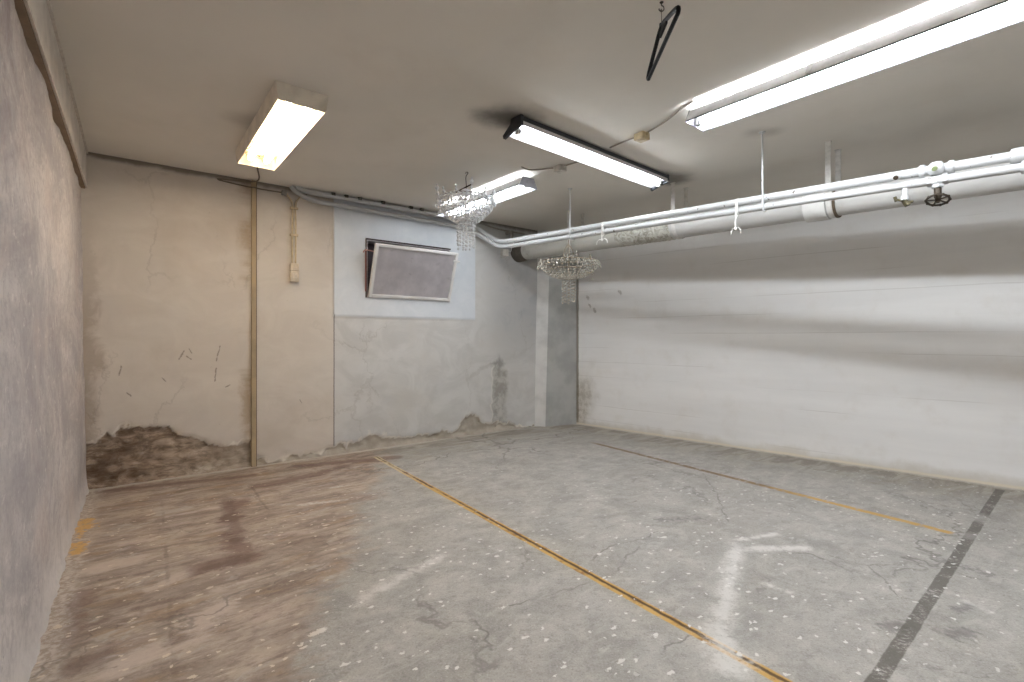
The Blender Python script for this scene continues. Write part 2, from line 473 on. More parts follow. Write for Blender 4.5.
def mat_left():
    g = G('wall_left_plaster'); x, y, z = g.xyz()
    big = g.noise(1.6, 6, 0.65); mid = g.noise(5.5, 6, 0.7, dist=0.7); fine = g.noise(60, 4, 0.75)
    ver = g.noise(1.0, 6, 0.68, v=g.vec(x*1.1, 0.0, z*1.7), dist=0.8)
    col = g.mix(g.ss(0.35, 0.65, ver), rgb(164,158,158), rgb(200,193,189))
    col = g.mix(g.ss(0.45, 0.62, g.noise(26, 5, .75))*0.45, col, rgb(152,145,145))
    col = g.mix(g.ss(0.55, 0.68, g.noise(11, 5, .75, v=g.vec(x, 5.0, z*1.3)))*0.5, col, rgb(222,214,208))
    col = g.mix(g.ss(0.5, 0.7, big)*0.5, col, rgb(186,172,166))
    col = g.mix(g.ss(0.52, 0.68, mid)*0.35, col, rgb(158,151,153))
    pit = g.ss(0.60, 0.72, fine) * g.ss(0.4, 0.62, g.noise(2.0, 4, .6, v=g.vec(x, 3.0, z)))
    col = g.mix(pit*0.5, col, rgb(116,104,104))
    col = g.mix(g.ss(1.5, 2.8, x)*g.ss(.38, .62, mid)*g.ss(1.2, 2.2, z)*0.5, col, rgb(140,122,118))
    nk = g.ss(0.735, 0.76, g.noise(8, 4, .8, v=g.vec(x, 9.0, z)))
    col = g.mix(nk*0.8, col, rgb(84,74,70))
    col = g.mix(g.ss(0.22, 0.02, z + (mid - .5)*.3)*0.6, col, rgb(214,208,204))
    g.bump(ver*0.2 + mid*0.45 + fine*0.3, 0.32, 0.010)
    return g.set(color=col, rough=0.9, spec=0.15)

def mat_right():
    """x runs along the wall from the far corner towards the viewer"""
    g = G('wall_right_paint'); x, y, z = g.xyz()
    mid = g.noise(4.0, 6, 0.6); fine = g.noise(50, 3, 0.7)
    lng = g.noise(1.0, 5, 0.6, v=g.vec(x*0.6, 0.0, z*5.0))
    col = g.mix(g.ss(0.35, 0.7, lng), rgb(230,230,230), rgb(237,237,237))
    col = g.mix(g.ss(0.5, 0.75, mid)*0.35, col, rgb(216,213,208))
    # board marks of the formwork
    w = z*5.6 + (lng - .5)*.25 + (x*0.02)
    fr = g.m('FRACT', w)
    bm = g.ss(0.03, 0.008, g.m('ABSOLUTE', fr - 0.5)) * g.ss(.46, .6, g.noise(1.4, 3, .6, v=g.vec(x*0.5, 1.0, z*4.0)))
    col = g.mix(bm*0.25, col, rgb(160,154,148))
    wv = g.vec(x, 0.0, z)
    dv, n = g.vor(3.0, 'F1', v=wv); r, gg, b = g.xyz(S(g, n.outputs['Color']))
    hole = g.ss(0.020, 0.012, dv) * g.ss(.4, .38, r)
    col = g.mix(hole*0.8, col, rgb(90,82,76))
    # damp patch low beside the far corner, dark joint in the corner
    x = x - 0.2265
    dmp = g.ss(0.34, 0.05, x + (mid - .5)*.5) * g.ss(0.85, 0.35, z + (mid - .5)*.7)
    col = g.mix(dmp*0.7, col, g.mix(g.ss(.4, .6, g.noise(12, 5, .7)), rgb(150,142,126), rgb(196,192,182)))
    jn = g.ss(0.014, 0.004, x + (g.noise(9, 4, .7) - .5)*.03)
    col = g.mix(jn*0.75, col, rgb(112,102,84))
    # smudges below the pipe near the corner
    for (px, pz, w2) in ((0.14, 1.62, .022), (0.17, 1.52, .018), (0.24, 1.46, .024), (0.60, 1.66, .02)):
        d, t = g.seg(x, z, (px, pz), (px + .02, pz - .03))
        col = g.mix(g.ss(1.0, .3, d/w2 + (fine - .5)*3.4)*0.5, col, rgb(120,112,104))
    base = g.ss(0.10, 0.01, z + (mid - .5)*.22)
    col = g.mix(base*0.5, col, rgb(188,180,164))
    cl = g.ss(0.026, 0.012, z + (mid - .5)*.03)
    col = g.mix(cl*0.8, col, rgb(222,214,196))
    g.bump(lng*0.5 + fine*0.2 - bm*0.3, 0.2, 0.01)
    return g.set(color=col, rough=0.8, spec=0.2)

def mat_ceiling():
    g = G('ceiling_paint'); x, y, z = g.xyz()
    big = g.noise(0.8, 4, 0.55); mid = g.noise(3.0, 5, 0.6); fine = g.noise(70, 3, 0.6)
    col = g.mix(g.ss(0.35, 0.7, big), rgb(224,219,211), rgb(214,210,202))
    col = g.mix(g.ss(0.5, 0.75, mid)*0.25, col, rgb(206,198,188))
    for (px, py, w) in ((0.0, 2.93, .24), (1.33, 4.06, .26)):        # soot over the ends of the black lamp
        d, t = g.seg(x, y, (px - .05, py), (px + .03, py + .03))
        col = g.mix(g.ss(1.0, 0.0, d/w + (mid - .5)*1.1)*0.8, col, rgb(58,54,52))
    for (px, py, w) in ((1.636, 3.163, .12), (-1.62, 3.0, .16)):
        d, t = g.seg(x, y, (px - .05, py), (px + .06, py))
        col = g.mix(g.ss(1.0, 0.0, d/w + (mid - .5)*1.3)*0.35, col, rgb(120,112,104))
    g.bump(mid*0.4 + fine*0.1, 0.12, 0.01)
    return g.set(color=col, rough=0.85, spec=0.2)

# ------------------------------------------------------------------ the setting
def struct(o): o['kind'] = 'structure'; return o

MARKS = {   # worn marks on the floor: ends in the photograph, half width in metres, strength
 'liver': ((300,466,395,458,.10,1), (238,503,232,520,.10,.8), (226,536,240,548,.09,.8), (205,566,250,556,.10,1), (262,486,300,478,.10,1), (60,640,76,600,.10,1), (96,492,250,476,.07,1), (310,476,345,466,.08,1)),
 'pale_patch': ((104,568,130,560,.09,1), (122,662,160,646,.08,1), (196,628,224,604,.10,1), (60,600,78,596,.05,1), (150,520,215,508,.05,.8), (150,590,190,570,.07,.8), (215,590,250,580,.05,.7), (120,545,150,540,.05,.7)),
 'dark_patch': ((225,500,240,540,.06,1), (195,572,250,556,.05,1), (70,668,100,655,.07,1), (90,625,110,618,.05,.8), (130,610,190,596,.03,.9), (100,580,150,572,.03,.8), (170,640,230,622,.03,.8)),
 'ochre': ((87,520,85,528,.05,1), (79,543,77,552,.04,1), (82,531,81,538,.03,.8)),
 'scuff': ((890,628,902,625,.05,1), (952,634,966,631,.045,1), (955,610,970,606,.03,1), (660,520,700,518,.06,.7), (940,560,990,575,.05,.7)),
 'smear': ((736,545,727,590,.10,.8), (727,590,722,612,.085,.85), (722,612,728,668,.15,.75), (738,549,806,548,.055,1), (738,540,776,534,.04,.85), (360,600,440,556,.11,.7), (760,582,795,594,.04,.7),
           (893,489,938,499,.018,.7), (884,502,925,507,.016,.65), (600,650,618,652,.05,.6), (965,600,990,612,.06,.6), (570,500,640,496,.05,.45), (480,540,520,560,.06,.4), (300,505,345,500,.06,.6), (330,488,350,485,.04,.7)),
}
def make_floor():
    st = 0.026
    x0, x1 = min(p.x for p in room) - .05, max(p.x for p in room) + .05
    y0, y1 = min(p.y for p in room) - .05, max(p.y for p in room) + .05
    nx, ny = int((x1 - x0)/st) + 1, int((y1 - y0)/st) + 1
    X, Y = np.meshgrid(x0 + np.arange(nx)*st, y0 + np.arange(ny)*st)
    inside = np.zeros(X.shape, bool); n = len(room)
    for i in range(n):
        p, q = room[i], room[(i + 1) % n]
        if abs(q.y - p.y) < 1e-9: continue
        c = ((p.y > Y) != (q.y > Y)) & (X < (q.x - p.x)*(Y - p.y)/(q.y - p.y) + p.x)
        inside ^= c
    big = inside.copy()
    for k in range(3):
        big[1:] |= inside[:-1]; big[:-1] |= inside[1:]; big[:, 1:] |= inside[:, :-1]; big[:, :-1] |= inside[:, 1:]; inside = big.copy()
    idx = -np.ones(X.shape, int); idx[big] = np.arange(big.sum())
    vs = [(float(a), float(b), 0.0) for a, b in zip(X[big], Y[big])]
    q = np.stack([idx[:-1, :-1], idx[:-1, 1:], idx[1:, 1:], idx[1:, :-1]], -1).reshape(-1, 4)
    q = q[(q >= 0).all(1)]
    mb = MB(); mb.v = vs; mb.f = [tuple(int(k) for k in r) for r in q]
    o = mb.build('floor', mat_floor())
    PX, PY = X[big], Y[big]
    for name, segs in MARKS.items():
        f = np.full(PX.shape, -2.0)
        for (u0, v0, u1, v1, w, s_) in segs:
            a, b = floor_at(u0, v0), floor_at(u1, v1)
            dx, dy = b[0]-a[0], b[1]-a[1]
            t = np.clip(((PX - a[0])*dx + (PY - a[1])*dy)/(dx*dx + dy*dy), 0, 1)
            d = np.hypot(PX - a[0] - t*dx, PY - a[1] - t*dy)
            f = np.maximum(f, s_ - d/w)
        at = o.data.attributes.new(name, 'FLOAT', 'POINT'); at.data.foreach_set('value', f.astype(np.float32))
    return o
struct(make_floor())
m = MB(); m.add([(p.x, p.y, CEIL) for p in room], [tuple(range(len(room)))[::-1]])
m.add([(p.x, p.y, CEIL + 0.15) for p in room], [tuple(range(len(room)))])
struct(m.build('ceiling', mat_ceiling()))

def wall_frame(o, p, e):
    """x along e, y out of the wall away from the room, z up"""
    o.location = (p.x, p.y, 0); o.rotation_euler = (0, 0, math.atan2(e.y, e.x)); return o
def ticks(lo, hi, step, extra=()):
    n = max(1, round((hi - lo) / step))
    t = [lo + (hi - lo) * i / n for i in range(n + 1)]
    for e in extra:
        t = [q for q in t if abs(q - e) > step * 0.3] + [e]
    return sorted(t)
def wall_grid(name, mat, xs, zs, depth, attrs=(), hole=None):
    nx, nz = len(xs), len(zs)
    vs = []; vals = {a: [] for a in attrs}
    for z in zs:
        for x in xs:
            d, at = depth(x, z)
            vs.append((x, d, z))
            for a in attrs: vals[a].append(at[a])
    fs = []
    for j in range(nz - 1):
        for i in range(nx - 1):
            if hole and hole[0] - 1e-6 <= (xs[i]+xs[i+1])/2 <= hole[1] + 1e-6 and hole[2] <= (zs[j]+zs[j+1])/2 <= hole[3]: continue
            a = j*nx + i
            fs.append((a, a + 1, a + nx + 1, a + nx))
    mb = MB(); mb.add(vs, fs)
    o = mb.build(name, mat)
    for a in attrs:
        at = o.data.attributes.new(a, 'FLOAT', 'POINT')
        at.data.foreach_set('value', vals[a])
    o.data.shade_smooth(); o.data.set_sharp_from_angle(angle=math.radians(40))
    return o

WX0, WX1, WZ0, WZ1 = 2.052, 2.988, 1.496, 2.067          # window opening on the back wall
PX0, PX1, PZ0 = 1.748, 3.325, 1.318                      # white painted field round it
TOPB = [(-.1, .30), (0.0, .33), (0.10, .41), (0.36, .42), (0.47, .40), (0.50, .34), (0.66, .28), (0.82, .20), (0.95, .22), (1.05, .20), (1.08, .03),
        (1.60, .03), (1.74, .06), (1.95, .10), (2.25, .13), (2.5, .07), (3.0, .06), (3.05, .08), (3.16, .17), (3.26, .22), (3.38, .19), (3.46, .08), (3.8, .10), (4.0, .02), (9, .02)]
def nz2(x, z, s, o=0.0):
    return mnoise.fractal(Vector((x*s, o, z*s)), 1.0, 2.1, 4)
def back_depth(x, z):
    n = nz2(x, z, 0.9); n2 = nz2(x, z, 6.0, 5.0)
    top = interp(TOPB, x) + nz2(x, z, 5.0, 9.0)*0.05 + nz2(x, z, 18.0, 4.0)*0.035
    dmg = sstep(0.035, -0.035, z - top)
    inp = PX0 <= x <= PX1 and z >= PZ0
    pat = sstep(0.05, -0.02, abs(x - 3.665 - 0.07*nz2(0, z, 3.0)) - 0.085 + 0.05*n2) * sstep(0.86, 0.68, z + n2*.2)
    if inp: dmg = 0
    d = -0.008*n
    d += dmg * (0.028 + 0.022*n2 + 0.012*nz2(x, z, 16.0, 2.0)) 
    if inp: d = -0.014
    d += 0.006*pat
    d -= 0.03*sstep(0.05, 0.0, z) * (0.6 + n2)          # mortar foot
    return d, dict(damage=dmg, panel=1.0 if inp else 0.0, patch=pat)
xs = ticks(-0.12, LB + 0.02, 0.016, (WX0, WX1, PX0 - .002, PX0, PX1, PX1 + .002))
zs = ticks(0.0, CEIL, 0.016, (WZ0, WZ1, PZ0 - .002, PZ0))
M_BACK = mat_back()
wb = struct(wall_frame(wall_grid('wall_back', M_BACK, xs, zs, back_depth, ('damage', 'panel', 'patch'), (WX0, WX1, WZ0, WZ1)), A, EB))

def left_depth(x, z):
    n = nz2(x, z, 1.6, 3.0); n2 = nz2(x, z, 7.0, 1.0)
    d = 0.008 + 0.035*z/CEIL - 0.008*n - 0.003*n2
    d -= 0.018*sstep(0.10, 0.0, z)*(0.55 + 0.8*n2) 
    d -= 0.010*sstep(2.0, 2.19, z)*(0.2 + nz2(x, 0, 2.5, 8.0))
    return d, {}
# seen from the room the left wall runs from right to left, so its own x starts at the far corner and its y points out of the room
wl = wall_grid('wall_left', mat_left(), ticks(-0.1, LL, 0.02), ticks(0.0, CEIL, 0.02), lambda x, z: (-left_depth(x, z)[0], {}))
struct(wall_frame(wl, A, EL))
wr = wall_grid('wall_right', mat_right(), ticks(-0.02, LR + .1, 0.06), ticks(0.0, CEIL, 0.04),
               lambda x, z: (-0.006*nz2(x, z, 0.7, 2.0), {}))
struct(wall_frame(wr, CR, ER))
M_REST = plain('rear_wall_paint', (206,202,196), 0.85, scale=4)
for nm, p, q in (('wall_rear', E, D), ('wall_side', B2, E), ('wall_return', B1, B2)):
    e = (q - p); l = e.length; e.normalize()
    nn = Vector((-e.y, e.x)) if nm != 'x' else 0
    mb = MB().box(-0.02, l + 0.02, -0.1, 0.0, 0, CEIL)
    struct(wall_frame(mb.build(nm, M_REST), p, e))

# plaster-boxed beam along the head of the left wall
M_BEAM = plain('beam_paint', (216,209,201), 0.7, scale=8)
M_SOFFIT = plain('raw_board', (142,122,102), 0.85, scale=14)
beam = MB().box(0.0, LL + .0, 0.0, 0.038, 2.19, CEIL).build('trim_1', M_BEAM, bevel=0.004)
beam = struct(wall_frame(beam, A - NL*0.045, EL))
mb = MB().box(0.0, LL, -0.02, 0.031, 2.178, 2.19); mb.build('soffit_board', M_SOFFIT, beam)
mb = MB().box(0.0, LL, 0.034, 0.042, 2.184, 2.20); mb.box(0.0, LL, 0.036, 0.048, CEIL - .014, CEIL); mb.build('edge_bead', plain('bead_paint', (206,198,190), .7), beam)

# wooden strip standing against the back wall
M_STRIP = plain('ochre_strip', (172,153,124), 0.7, scale=7)
st = MB().box(1.052, 1.088, -0.026, 0.02, 0.0, CEIL).build('trim_2', M_STRIP, bevel=0.003)
struct(wall_frame(st, A, EB))
mb = MB().box(1.088, 1.093, -0.020, 0.01, 0.0, CEIL); mb.build('dark_edge_line', plain('dark_joint', (92,76,58), .9), st)  # narrow dark line down the right edge of the strip

# boxed pier in the far right corner
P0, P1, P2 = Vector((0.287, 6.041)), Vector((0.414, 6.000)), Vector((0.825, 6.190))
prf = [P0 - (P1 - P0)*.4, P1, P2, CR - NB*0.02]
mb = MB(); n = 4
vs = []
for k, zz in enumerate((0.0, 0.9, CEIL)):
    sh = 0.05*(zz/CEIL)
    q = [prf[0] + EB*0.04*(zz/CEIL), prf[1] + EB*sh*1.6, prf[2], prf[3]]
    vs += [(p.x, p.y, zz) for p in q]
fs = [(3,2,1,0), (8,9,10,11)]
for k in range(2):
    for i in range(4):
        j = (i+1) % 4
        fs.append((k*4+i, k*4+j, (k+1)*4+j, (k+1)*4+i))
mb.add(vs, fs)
pier = struct(mb.build('pilaster', plain('pier_shaded_plaster', (176,177,175), 0.85, scale=5)))  # plaster toned down so the front face reads as the shaded side
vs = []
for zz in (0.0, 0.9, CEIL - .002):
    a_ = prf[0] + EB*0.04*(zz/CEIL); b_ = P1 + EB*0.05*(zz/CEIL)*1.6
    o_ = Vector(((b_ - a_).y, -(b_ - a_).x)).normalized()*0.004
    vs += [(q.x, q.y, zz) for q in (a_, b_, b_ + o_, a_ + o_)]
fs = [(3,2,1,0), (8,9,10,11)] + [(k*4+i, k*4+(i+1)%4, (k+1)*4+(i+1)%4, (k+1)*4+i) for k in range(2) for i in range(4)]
MB().add(vs, fs).build('lit_face_sheet', plain('pier_lit_tone', (214,214,213), 0.7, scale=5), pier)  # thin pale sheet added: the left face's lighter shading put into colour

# ------------------------------------------------------------------ window
M_WHITE = plain('window_paint', (226,225,224), 0.5, scale=3)
win = bpy.data.objects.new('window_1', None); C.objects.link(win); struct(win)
wall_frame(win, A, EB); win.location.z = 0
mb = MB()                                          # reveal of the opening
fr = 0.012
mb.box(WX0, WX0 + fr, -0.016, 0.14, WZ0, WZ1).box(WX1 - fr, WX1, -0.016, 0.14, WZ0, WZ1)
mb.box(WX0 + fr, WX1 - fr, -0.016, 0.14, WZ1 - fr, WZ1).box(WX0 + fr, WX1 - fr, -0.016, 0.14, WZ0, WZ0 + fr)
mb.build('fixed_frame', plain('frame_paint', (196,190,194), 0.6), win)
mb = MB().box(WX0, WX1, 0.14, 0.15, WZ0, WZ1); mb.build('light_well_board', plain('well_board', (92,84,88), 0.9), win)
mb = MB()                                          # dark rubber rebate round the opening
mb.box(WX0 - .006, WX0 + .003, -0.022, -0.012, WZ0, WZ1 + .008).box(WX0 - .006, WX1 + .006, -0.022, -0.012, WZ1 - .004, WZ1 + .010)
mb.build('rebate_seal', plain('seal_dark', (66,56,60), 0.7), win)
# hopper sash, hinged at its foot and tipped into the room
sash = bpy.data.objects.new('sash', None); C.objects.link(sash); sash.parent = win
SW, SH = WX1 - WX0 - 0.03, 0.530
sash.location = (WX0 + 0.018, -0.012, WZ0 + 0.012); sash.rotation_euler = (math.radians(20.5), 0, 0)
mb = MB(); b = 0.030
mb.box(0, b, -0.03, 0.008, 0, SH).box(SW - b, SW, -0.03, 0.008, 0, SH).box(b, SW - b, -0.03, 0.008, 0, b).box(b, SW - b, -0.03, 0.008, SH - b*.9, SH)
mb.build('sash_frame', M_WHITE, sash, bevel=0.003)
g = G('dirty_glass'); x, y, z = g.xyz()
gc = g.mix(g.ss(.35, .7, g.noise(5, 5, .65)), rgb(176,172,177), rgb(198,193,197))
gc = g.mix(g.ss(.6, .75, g.noise(14, 5, .7))*.4, gc, rgb(120,116,120))
MG = g.set(color=gc, rough=0.35, spec=0.5, trans=0.25)
mb = MB().box(b - .004, SW - b + .004, -0.014, -0.008, b - .004, SH - b + .008); mb.build('pane', MG, sash)
mb = MB().box(SW*.1, SW*.9, -0.034, -0.03, 0.012, 0.02)
mb.build('hinge_bead', M_WHITE, sash)
mb = MB(); mb.tube([(SW - .05, -.035, SH - .085), (SW + .02, -.045, SH - .085)], .009, 10); mb.tube([(SW - .016, -.03, SH - .085), (SW - .016, -.055, SH - .085)], .012, 10)
mb.build('latch', M_WHITE, sash, smooth=True)
mb = MB(); mb.tube(smooth_path([(WX0 - .035, -.03, WZ1 - .135), (WX0 - .02, -.055, WZ1 - .115), (WX0 + .05, -.10, WZ1 - .13), (WX0 + .10, -.12, WZ1 - .145)], 4), .006, 8)
mb.build('stay_arm', plain('pinkish_stay', (196,150,142), .6), win, smooth=True)
mb = MB().box(WX0 - .012, WX0 - .002, -.026, -.012, WZ0 + .06, WZ1 - .1); mb.build('rusty_edge', plain('rust_streak', (148,98,92), .8), win)

# ------------------------------------------------------------------ lamps
COOL = (0.905, 0.955, 1.0, 1); WARM = (1.0, 0.84, 0.64, 1)
E_COOL = glow('cool_tube', COOL, 84); E_SOFT = glow('old_cool_tube', COOL, 26); E_WARM = glow('warm_tube', WARM, 17); E_REAR = glow('warm_fill_tube', (1.0, .88, .76, 1), 66)
M_LAMPW = plain('lamp_enamel', (226,226,228), 0.4, scale=12)
M_LAMPG = plain('lamp_side_enamel', (206,205,206), 0.5, scale=12)
M_CAPG = plain('grey_end_plate', (150,150,158), 0.5)
M_DARK = plain('dark_lamp_metal', (52,54,60), 0.5)
M_HOLD = plain('lamp_holder_plastic', (196,194,190), 0.5)
M_CREAM = plain('cream_enamel', (234,226,212), 0.5, scale=10)
M_TRAY = plain('cream_tray', (206,188,152), 0.45, scale=10)

def lampholder(x, y, z, parent, m=M_HOLD):
    mb = MB().box(x - .009, x + .009, y - .014, y + .014, z - .018, z + .03)
    mb.build('lamp_holder', m, parent, bevel=.003)
def tube_lamp(x0, x1, y, z, r, m, parent):
    t = MB(); t.tube([(x0 + .012, y, z), (x1 - .012, y, z)], r, 14)
    t = t.build('fluorescent_tube', m, parent, smooth=True)
    for q0, q1 in ((x0, x0 + .014), (x1 - .014, x1)):
        MB().tube([(q0, y, z), (q1, y, z)], r*1.02, 14).build('tube_cap', M_CAPG, t, smooth=True)

def box_lamp(loc, rz):
    """surface box with two bare tubes; x along it from the near end, y across, ceiling at z = 0"""
    r = thing('ceiling_light', 'cream box ceiling light with two bare warm tubes, above the back wall', 'ceiling light', loc, rz)
    L, W, Hh, i = 1.22, 0.275, 0.092, 0.014
    mb = MB()
    mb.sheet([(0.002, -0.001), (i, -Hh)], 0.003, 0, L); mb.sheet([(W - i, -Hh), (W - 0.002, -0.001)], 0.003, 0, L)
    for x0, x1 in ((0, i), (L, L - i)):
        vs = [(x0, 0.002, -.001), (x0, W - .002, -.001), (x1, W - i, -Hh), (x1, i, -Hh)]
        d = 0.003 if x0 == 0 else -0.003
        vs += [(a + d, bq, c) for a, bq, c in vs]
        mb.add(vs, [(0,1,2,3), (7,6,5,4), (0,4,5,1), (1,5,6,2), (2,6,7,3), (3,7,4,0)])
    mb.build('housing', M_CREAM, r)
    MB().box(0.004, L - .004, 0.006, W - .006, -0.006, -0.001).build('back_tray', M_TRAY, r)
    mb = MB(); mb.prism([(W/2 - .03, -.008), (W/2 + .03, -.008), (W/2 + .02, -.034), (W/2 - .02, -.034)], 0.10, L - .12)
    mb.build('ballast_cover', M_TRAY, r)
    for y in (0.085, W - 0.085):
        tube_lamp(0.03, L - .075, y, -0.060, 0.0165, E_WARM, r)
        for x in (0.022, L - .066): lampholder(x, y, -0.040, r)
    mb = MB(); mb.tube([(L*.45, W/2, -.034), (L*.45, W/2, -.048)], .010, 10); mb.build('starter', M_HOLD, r, smooth=True)
    mb = MB(); mb.tube(smooth_path([(L - .12, W - .05, -.012), (L - .22, W - .030, -.05), (L - .30, W - .045, -.06), (L - .36, W - .055, -.03), (L - .2, W - .06, -.02), (L - .08, W - .12, -.04), (L - .05, W - .2, -.03)], 6), .004, 6)
    mb.build('loose_wiring', plain('tan_wire', (190,150,110), .6), r, smooth=True)
    return r
ax = Vector((-0.748, 0.941)).normalized()
# the across axis of the frame lies to the left of x, so start from the right-hand near corner
box_lamp((-1.019, 2.692, CEIL), math.atan2(ax.y, ax.x))

def trough_lamp(loc, rz, L, label, group, joint=None, slot=.005, em=None):
    """white trough hung under the ceiling, slotted top; x along it, y across, z = 0 at the lower rim"""
    r = thing('fluorescent_light', label, 'fluorescent light', loc, rz, group)
    W, Hh, tw = 0.200, 0.072, 0.045
    mb = MB(); mb.sheet([(0, 0), (tw, Hh), (tw + slot, Hh)], 0.0018, 0.004, L - .004)
    mb.sheet([(W - tw - slot, Hh), (W - tw, Hh), (W, 0)], 0.0018, 0.004, L - .004)
    mb.build('reflector', M_LAMPW, r)
    mb = MB().box(0.003, L - .003, -0.002, 0.0015, -0.003, 0.0035).box(0.003, L - .003, W - .0015, W + .002, -0.003, 0.0035)
    mb.build('rim_edge', M_DARK, r)
    for x in (0.0, L - .004):
        cp = MB(); cp.prism([(0, -.004), (W, -.004), (W - tw + .004, Hh + .004), (tw - .004, Hh + .004)], x, x + .004)
        cp.build('end_plate', M_CAPG, r)
    tube_lamp(0.03, L - .03, W/2, 0.013, 0.014, em or E_COOL, r)
    for x in (0.022, L - .022): lampholder(x, W/2, 0.016, r)
    nb = max(2, round(L / 0.5))
    for k in range(nb):
        x = L * (k + .5) / nb
        MB().box(x - .012, x + .012, tw, W - tw, Hh - .002, Hh + .004).build('cross_strap', M_LAMPW, r)
    top = CEIL - loc[2]
    for x in (L*.12, L*.88):
        br = MB(); br.box(x - .010, x + .010, W/2 - .012, W/2 + .012, Hh, top)
        br.build('ceiling_bracket', M_LAMPG, r)
    if joint is not None:
        mb = MB(); mb.sheet([(-.004, .012), (tw - .005, Hh)], .003, joint - .012, joint + .012); mb.build('joint_clip', M_LAMPG, r)
    return r
rim = CAM_Z + 1.23
GL = 'white trough lights hung in a line under the ceiling'
dl = Vector((0.801, -0.958)).normalized()
# axis towards the viewer; the trough widens to the left of x, so the far rim is the frame's origin
rzl = math.atan2(dl.y, dl.x)
nl = Vector((-dl.y, dl.x))       # left of the axis = away to the right in the picture
trough_lamp((0.984, 2.749, rim), rzl, 1.62, 'long white trough light nearest the viewer, running over the white pipes', GL, joint=0.63)
p = Vector((0.057, 3.868))
trough_lamp((p.x - dl.x*1.27, p.y - dl.y*1.27, rim), rzl, 1.27, 'shorter white trough light behind the first crystal chandelier', GL, em=E_SOFT)
p = Vector((0.984, 2.749)) + dl*2.9
trough_lamp((p.x, p.y, rim), rzl, 1.57, 'added unseen white trough light for fill, over the near ends of the white pipes', GL, slot=0.004)  # added lamp out of view, lifts the ceiling and walls

trough_lamp((-0.55, -0.55, rim), rzl, 1.57, 'added unseen white trough light for warm fill in the rear half of the room', GL, slot=0.004, em=E_REAR)  # added lamp behind the viewer, warm fill for ceiling and walls
def dark_lamp(p0, p1, z):
    e = Vector((p1[0]-p0[0], p1[1]-p0[1])); L = e.length; rz = math.atan2(e.y, e.x)
    r = thing('batten_light', 'black ended single tube batten light in the middle of the ceiling', 'fluorescent light', (p0[0], p0[1], z), rz)
    # y to the left of the axis (away from the viewer); z = 0 is the ceiling
    mb = MB(); mb.prism([(0, -.008), (0.060, -.008), (0.060, -.036), (0, -.036)], 0.02, L - .02); mb.build('spine', M_DARK, r, bevel=.003)
    mb = MB(); mb.prism([(0.002, -.036), (0.062, -.036), (0.066, -.050), (0.0, -.050)], 0.02, L - .02).sheet([(0.0, -.064), (0.0, -.050)], .002, .02, L - .02).sheet([(0.066, -.050), (0.142, -.086)], .002, 0.02, L - .02); mb.build('reflector', M_LAMPW, r)
    for x in (0.0, L - .022):
        mb = MB(); mb.prism([(-.004, -.004), (0.085, -.004), (0.095, -.034), (0.165, -.082), (0.160, -.104), (0.085, -.080), (-.004, -.066)], x, x + .022)
        mb.build('end_cap', M_DARK, r, bevel=.002)
    for x in (0.3, L - .3):
        MB().box(x - .03, x + .03, .02, .075, -.011, -.0005).build('ceiling_pad', M_DARK, r)
    tube_lamp(0.04, L - .055, 0.062, -.074, 0.018, E_SOFT, r)
    for x in (0.032, L - .046): lampholder(x, 0.062, -.078, r)
    mb = MB(); mb.tube(smooth_path([(L - .02, .05, -.06), (L - .05, .02, -.088), (L - .10, .03, -.09), (L - .12, .06, -.07)], 5), .003, 6)
    mb.build('lead', plain('black_lead', (40,40,44), .5), r, smooth=True)
    return r
dark_lamp((0.050, 2.900), (1.295, 3.985), CEIL)

# ------------------------------------------------------------------ cables and boxes on the ceiling
M_CABLE = plain('grey_cable', (150,142,130), 0.6)
def cable(label, pts, r=0.005, m=M_CABLE, name='cable', cat='cable', n=5):
    base = Vector(pts[0])
    mb = MB(); mb.tube([p - base for p in smooth_path(pts, n)], r, 8)
    o = mb.build(name, m, smooth=True); o.location = base
    return tag(o, label, cat)
zc = CEIL - .006
J1 = Vector((0.376, 3.79)); J2 = Vector((0.855, 3.185))
cable('thin grey cable from the short trough light to the white junction box', [(0.075, 3.79, zc), (0.16, 3.86, zc), (J1.x - .035, J1.y + .02, zc)])
cable('thin grey cable between the white junction box and the black ended light', [(J1.x + .035, J1.y - .02, zc), (0.5, 3.68, zc), (0.60, 3.56, zc), (0.655, 3.478, zc)])
cable('grey cable between the black ended light and the cream junction box', [(0.690, 3.41, zc), (0.76, 3.31, zc), (J2.x - .03, J2.y + .045, zc)])
cable('grey cable from the cream junction box to the long trough light', [(J2.x + .03, J2.y - .035, zc), (0.95, 2.99, zc), (1.0, 2.80, zc), (1.03, 2.74, zc)])
M_JW = plain('white_box_plastic', (216,212,204), .5); M_JC = plain('cream_box_plastic', (196,178,142), .5)
def jbox(label, p, m):
    r = thing('junction_box', label, 'junction box', (p.x, p.y, CEIL), math.atan2(EB.y, EB.x), 'junction boxes on the ceiling')
    mb = MB().box(-.038, .038, -.038, .038, -.046, -.001); mb.build('body', m, r, bevel=.006)
    mb = MB(); mb.tube([(0, 0, -.046), (0, 0, -.05)], .022, 16); mb.build('lid', m, r, smooth=True)
    for sy in (-1, 1):
        MB().tube([(0, sy*.036, -.018), (0, sy*.052, -.012)], .010, 10).build('gland', m, r, smooth=True)
jbox('white junction box between the short trough light and the black ended light', J1, M_JW)
jbox('cream junction box between the black ended light and the long trough light', J2, M_JC)

